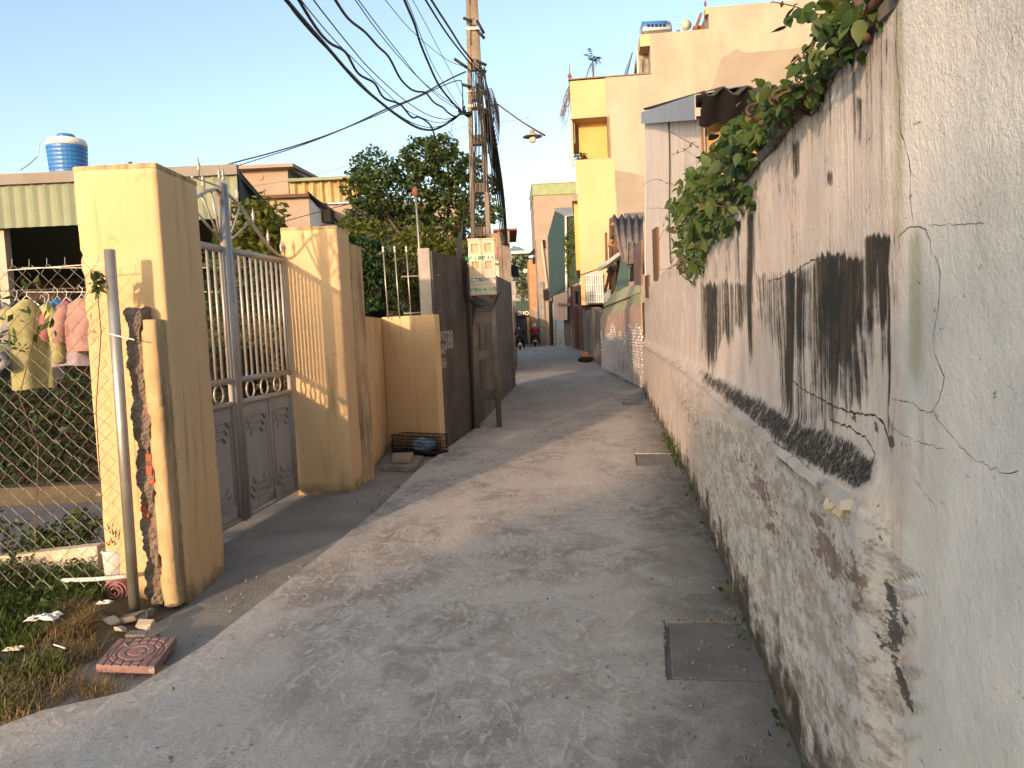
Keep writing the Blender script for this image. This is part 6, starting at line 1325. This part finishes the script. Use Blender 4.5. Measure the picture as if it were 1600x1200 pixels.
# ============================================================ GRASS, WEEDS
def blades(name,C,h,mat,w=.004,lean=.5):
    n=len(C); a=rng.uniform(0,2*PI,n); hh=h*rng.uniform(.4,1.2,n); ln=lean*hh*rng.uniform(.2,1.3,n); d=np.stack([np.cos(a),np.sin(a),np.zeros(n)],1); s=np.stack([-np.sin(a),np.cos(a),np.zeros(n)],1)*w
    m1=C+d*(ln*.35)[:,None]+np.array([0,0,1])*(hh*.65)[:,None]; tp=C+d*ln[:,None]+np.array([0,0,1])*(hh*rng.uniform(.7,1,n))[:,None]
    V=np.stack([C-s,C+s,m1+s*.8,m1-s*.8,tp],1).reshape(-1,3); me=bpy.data.meshes.new(name); F=[]
    for i in range(n): o=5*i; F+=[(o,o+1,o+2,o+3),(o+3,o+2,o+4)]
    me.from_pydata(V.tolist(),[],F); a=me.attributes.new('rnd','FLOAT','FACE'); a.data.foreach_set('value',np.repeat(rng.random(n),2)); me.materials.append(mat)
    o=bpy.data.objects.new(name,me); COL.objects.link(o); o['kind']='stuff'; return o
def scatter(n,boxes):
    out=[]
    for px,py,rx,ry,m_ in boxes:
        k=int(n*m_); a=rng.uniform(0,2*PI,k); r_=np.sqrt(rng.random(k))
        for i in range(k):
            g_=G(px+rx*r_[i]*math.cos(a[i]),py+ry*r_[i]*math.sin(a[i]),.05); g_[2]=float(soilz(g_[0],g_[1]))-.005; out.append(g_)
    return np.array(out)
o=blades('grass',scatter(9000,[(40,935,110,30,.35),(20,975,60,30,.25),(120,925,60,20,.15),(-60,960,80,60,.3),(60,1030,50,14,.04),(0,1060,60,40,.05)]),.10,L_GRASS); o['label']='green grass tufts at the foot of the fence'
o=blades('dry_grass',scatter(3500,[(118,970,32,18,.4),(60,1050,90,25,.2),(150,1055,30,10,.08),(20,1085,50,20,.15),(100,1000,60,20,.12)]),.10,L_DRY,.0022,1.3); o['label']='straw-coloured dry grass on the soil'
L=scatter(1900,[(50,930,90,30,.5),(-30,940,60,40,.3),(60,975,40,15,.1),(110,915,50,12,.1)]); L[:,2]+=rng.uniform(.02,.12,len(L)); o=leafsolo('ground_cover',L,.035,L_VINE,1.6); o['kind']='stuff'
# leafy weeds in yard behind fence
for lab,spec in (('leafy green weed clump in the yard behind the fence, left of the bucket',[(AT(105,840,5.3),(.22,.2,.14),380),(AT(128,820,5.3),(.12,.15,.12),150),(AT(60,860,5.3),(.25,.2,.08),200)]),('low green weeds at the left edge of the yard wall',[(AT(0,850,5.0),(.3,.2,.16),260),(AT(-60,830,5.0),(.3,.2,.25),300)])):
    c=spec[0][0]; t=thing('weed_clump',lab,'plant',(c[0],c[1],0)); leafpart('leaves',blobs(spec,1),.05,L_VINE,t,1.6); mb=MB()
    for k in range(7): mb.tube([(c[0]+random.uniform(-.05,.05),c[1],0),(c[0]+random.uniform(-.2,.2),c[1],c[2])],.004,4)
    part('stems',mb,VSTEM,t)
# weeds along right wall foot
Lw=[]
for px,py,n in ((1055,705,90),(1052,690,40),(1062,725,40),(1180,935,8),(1255,1140,14),(1130,850,14),(1100,775,12),(1200,990,8),(985,600,30),(950,588,30),(960,590,30),(1020,640,12)):
    g_=G(px,py); 
    for k in range(n):
        y=g_[1]+random.gauss(0,.12+.02*g_[1]); Lw.append((wallx(min(y,17))-.07-abs(random.gauss(0,.03)) if y<17 else 3.0-abs(random.gauss(0,.06)),y,abs(random.gauss(0,.05))+.01))
Lw=np.array(Lw); o=leafsolo('wall_weeds',Lw,.045,L_VINE,1.8); o['kind']='stuff'
gm=MB()
for k in range(650):
    y=2.2+rng.random()**1.5*11; xl=-1.6 if y<5 else -1.1; xr=wallx(y)-.08
    x=(xr-abs(rng.normal(0,.25))) if k%3==0 else ((xl-abs(rng.normal(0,.15))*1.) if k%3==1 else rng.uniform(xl,xr)); s_=rng.uniform(.003,.009)*(1+y*.06); z_=-.02 if x<xl else .002
    e=Euler(tuple(rng.uniform(0,3,3))).to_matrix(); gm.bx((x,y,z_+s_*.2),(s_*1.6,s_,s_*.8),e)
for k in range(3):
    for i in range(4):
        a_,b_=holes[k][i],holes[k][(i+1)%4]
        for q in range(14 if k==0 else 6):
            p_=a_+(b_-a_)*rng.random(); s_=rng.uniform(.004,.012); gm.bx((p_[0]+rng.normal(0,.006),p_[1]+rng.normal(0,.006),.001),(s_*1.8,s_,s_*.7),Euler(tuple(rng.uniform(0,3,3))).to_matrix())
o=struct('grit',gm,STONE); o['kind']='stuff'
# fallen leaves and scraps on the lane
mb=MB()
for px,py,s,r_ in ((83,1155,0,0),):
    pass
for k,(px,py) in enumerate(((590,780),(452,802))):
    pass
c=G(1256,1141); t=MB(); e=Euler((.2,.1,.8)).to_matrix(); t.add([e@(Vector(v)*.05)+Vector((c[0],c[1],.012)) for v in V[:0]]or[e@(Vector(v)*.05)+Vector((c[0],c[1],.012)) for v in leafshape()[0]],F)
o=solo('fallen_leaf',t,MAT('yellow_leaf',(.35,.3,.06),None,9,.7,.1),'yellow-green fallen leaf lying at the foot of the right wall','leaf')

# ============================================================ UNSEEN HOUSE AND TREE BEHIND THE CAMERA (added to shade the near part of the lane)
def back(s,a): p=DH*a+NH*s; return (p[0],p[1])
K=math.tan(SUN_EL)
t=thing('shade_house','unseen gabled house added behind the viewpoint, roofline shaped to shade the near lane','house',(*back(2,-13),0))
prof=[(-2.95,.15),(-2.85,.5),(-2.2,1.14),(-1.5,1.55),(-.85,1.93),(.6,2.02),(3.5,2.3),(6,2.3)]  # roofline of the added house, fitted to where the lane's shade ends
V=[];n=len(prof)
for a in (-13,-17):
    for s,h_ in prof: V.append((*back(s,a),h_+13*K))
    for s,h_ in prof: V.append((*back(s,a),-.1))
F=[(i,i+1,n+i+1,n+i) for i in range(n-1)]+[(2*n+i+1,2*n+i,3*n+i,3*n+i+1) for i in range(n-1)]+[(i+1,i,2*n+i,2*n+i+1) for i in range(n-1)]+[(0,n,3*n,2*n),(n-1,3*n-1,4*n-1,2*n-1)]
mb=MB(); mb.add(V,F); part('wall',mb,TAN,t)
t=thing('shade_tree','unseen leafy tree added behind the viewpoint to soften the edge of the shade','tree',(*back(-3.0,-11.5),0)); sp=[]  # unseen crown added along the roofline to break up the shade edge
for s,h_,n_ in ((-2.7,.62,90),(-2.25,1.02,200),(-1.8,1.4,240),(-1.1,1.85,200),(-.3,2.05,200),(.6,2.05,150)):
    c=back(s,-11.5); sp.append((np.array([c[0],c[1],h_+11.5*K-.05]),(.42,.42,.26),n_))
leafpart('crown',blobs(sp,1),.16,L_TREE,t); c=back(-2.6,-11.6); mb=MB(); mb.tube([(c[0],c[1],0),(c[0],c[1],3.2)],[.12,.06],8); part('trunk',mb,BARK,t)
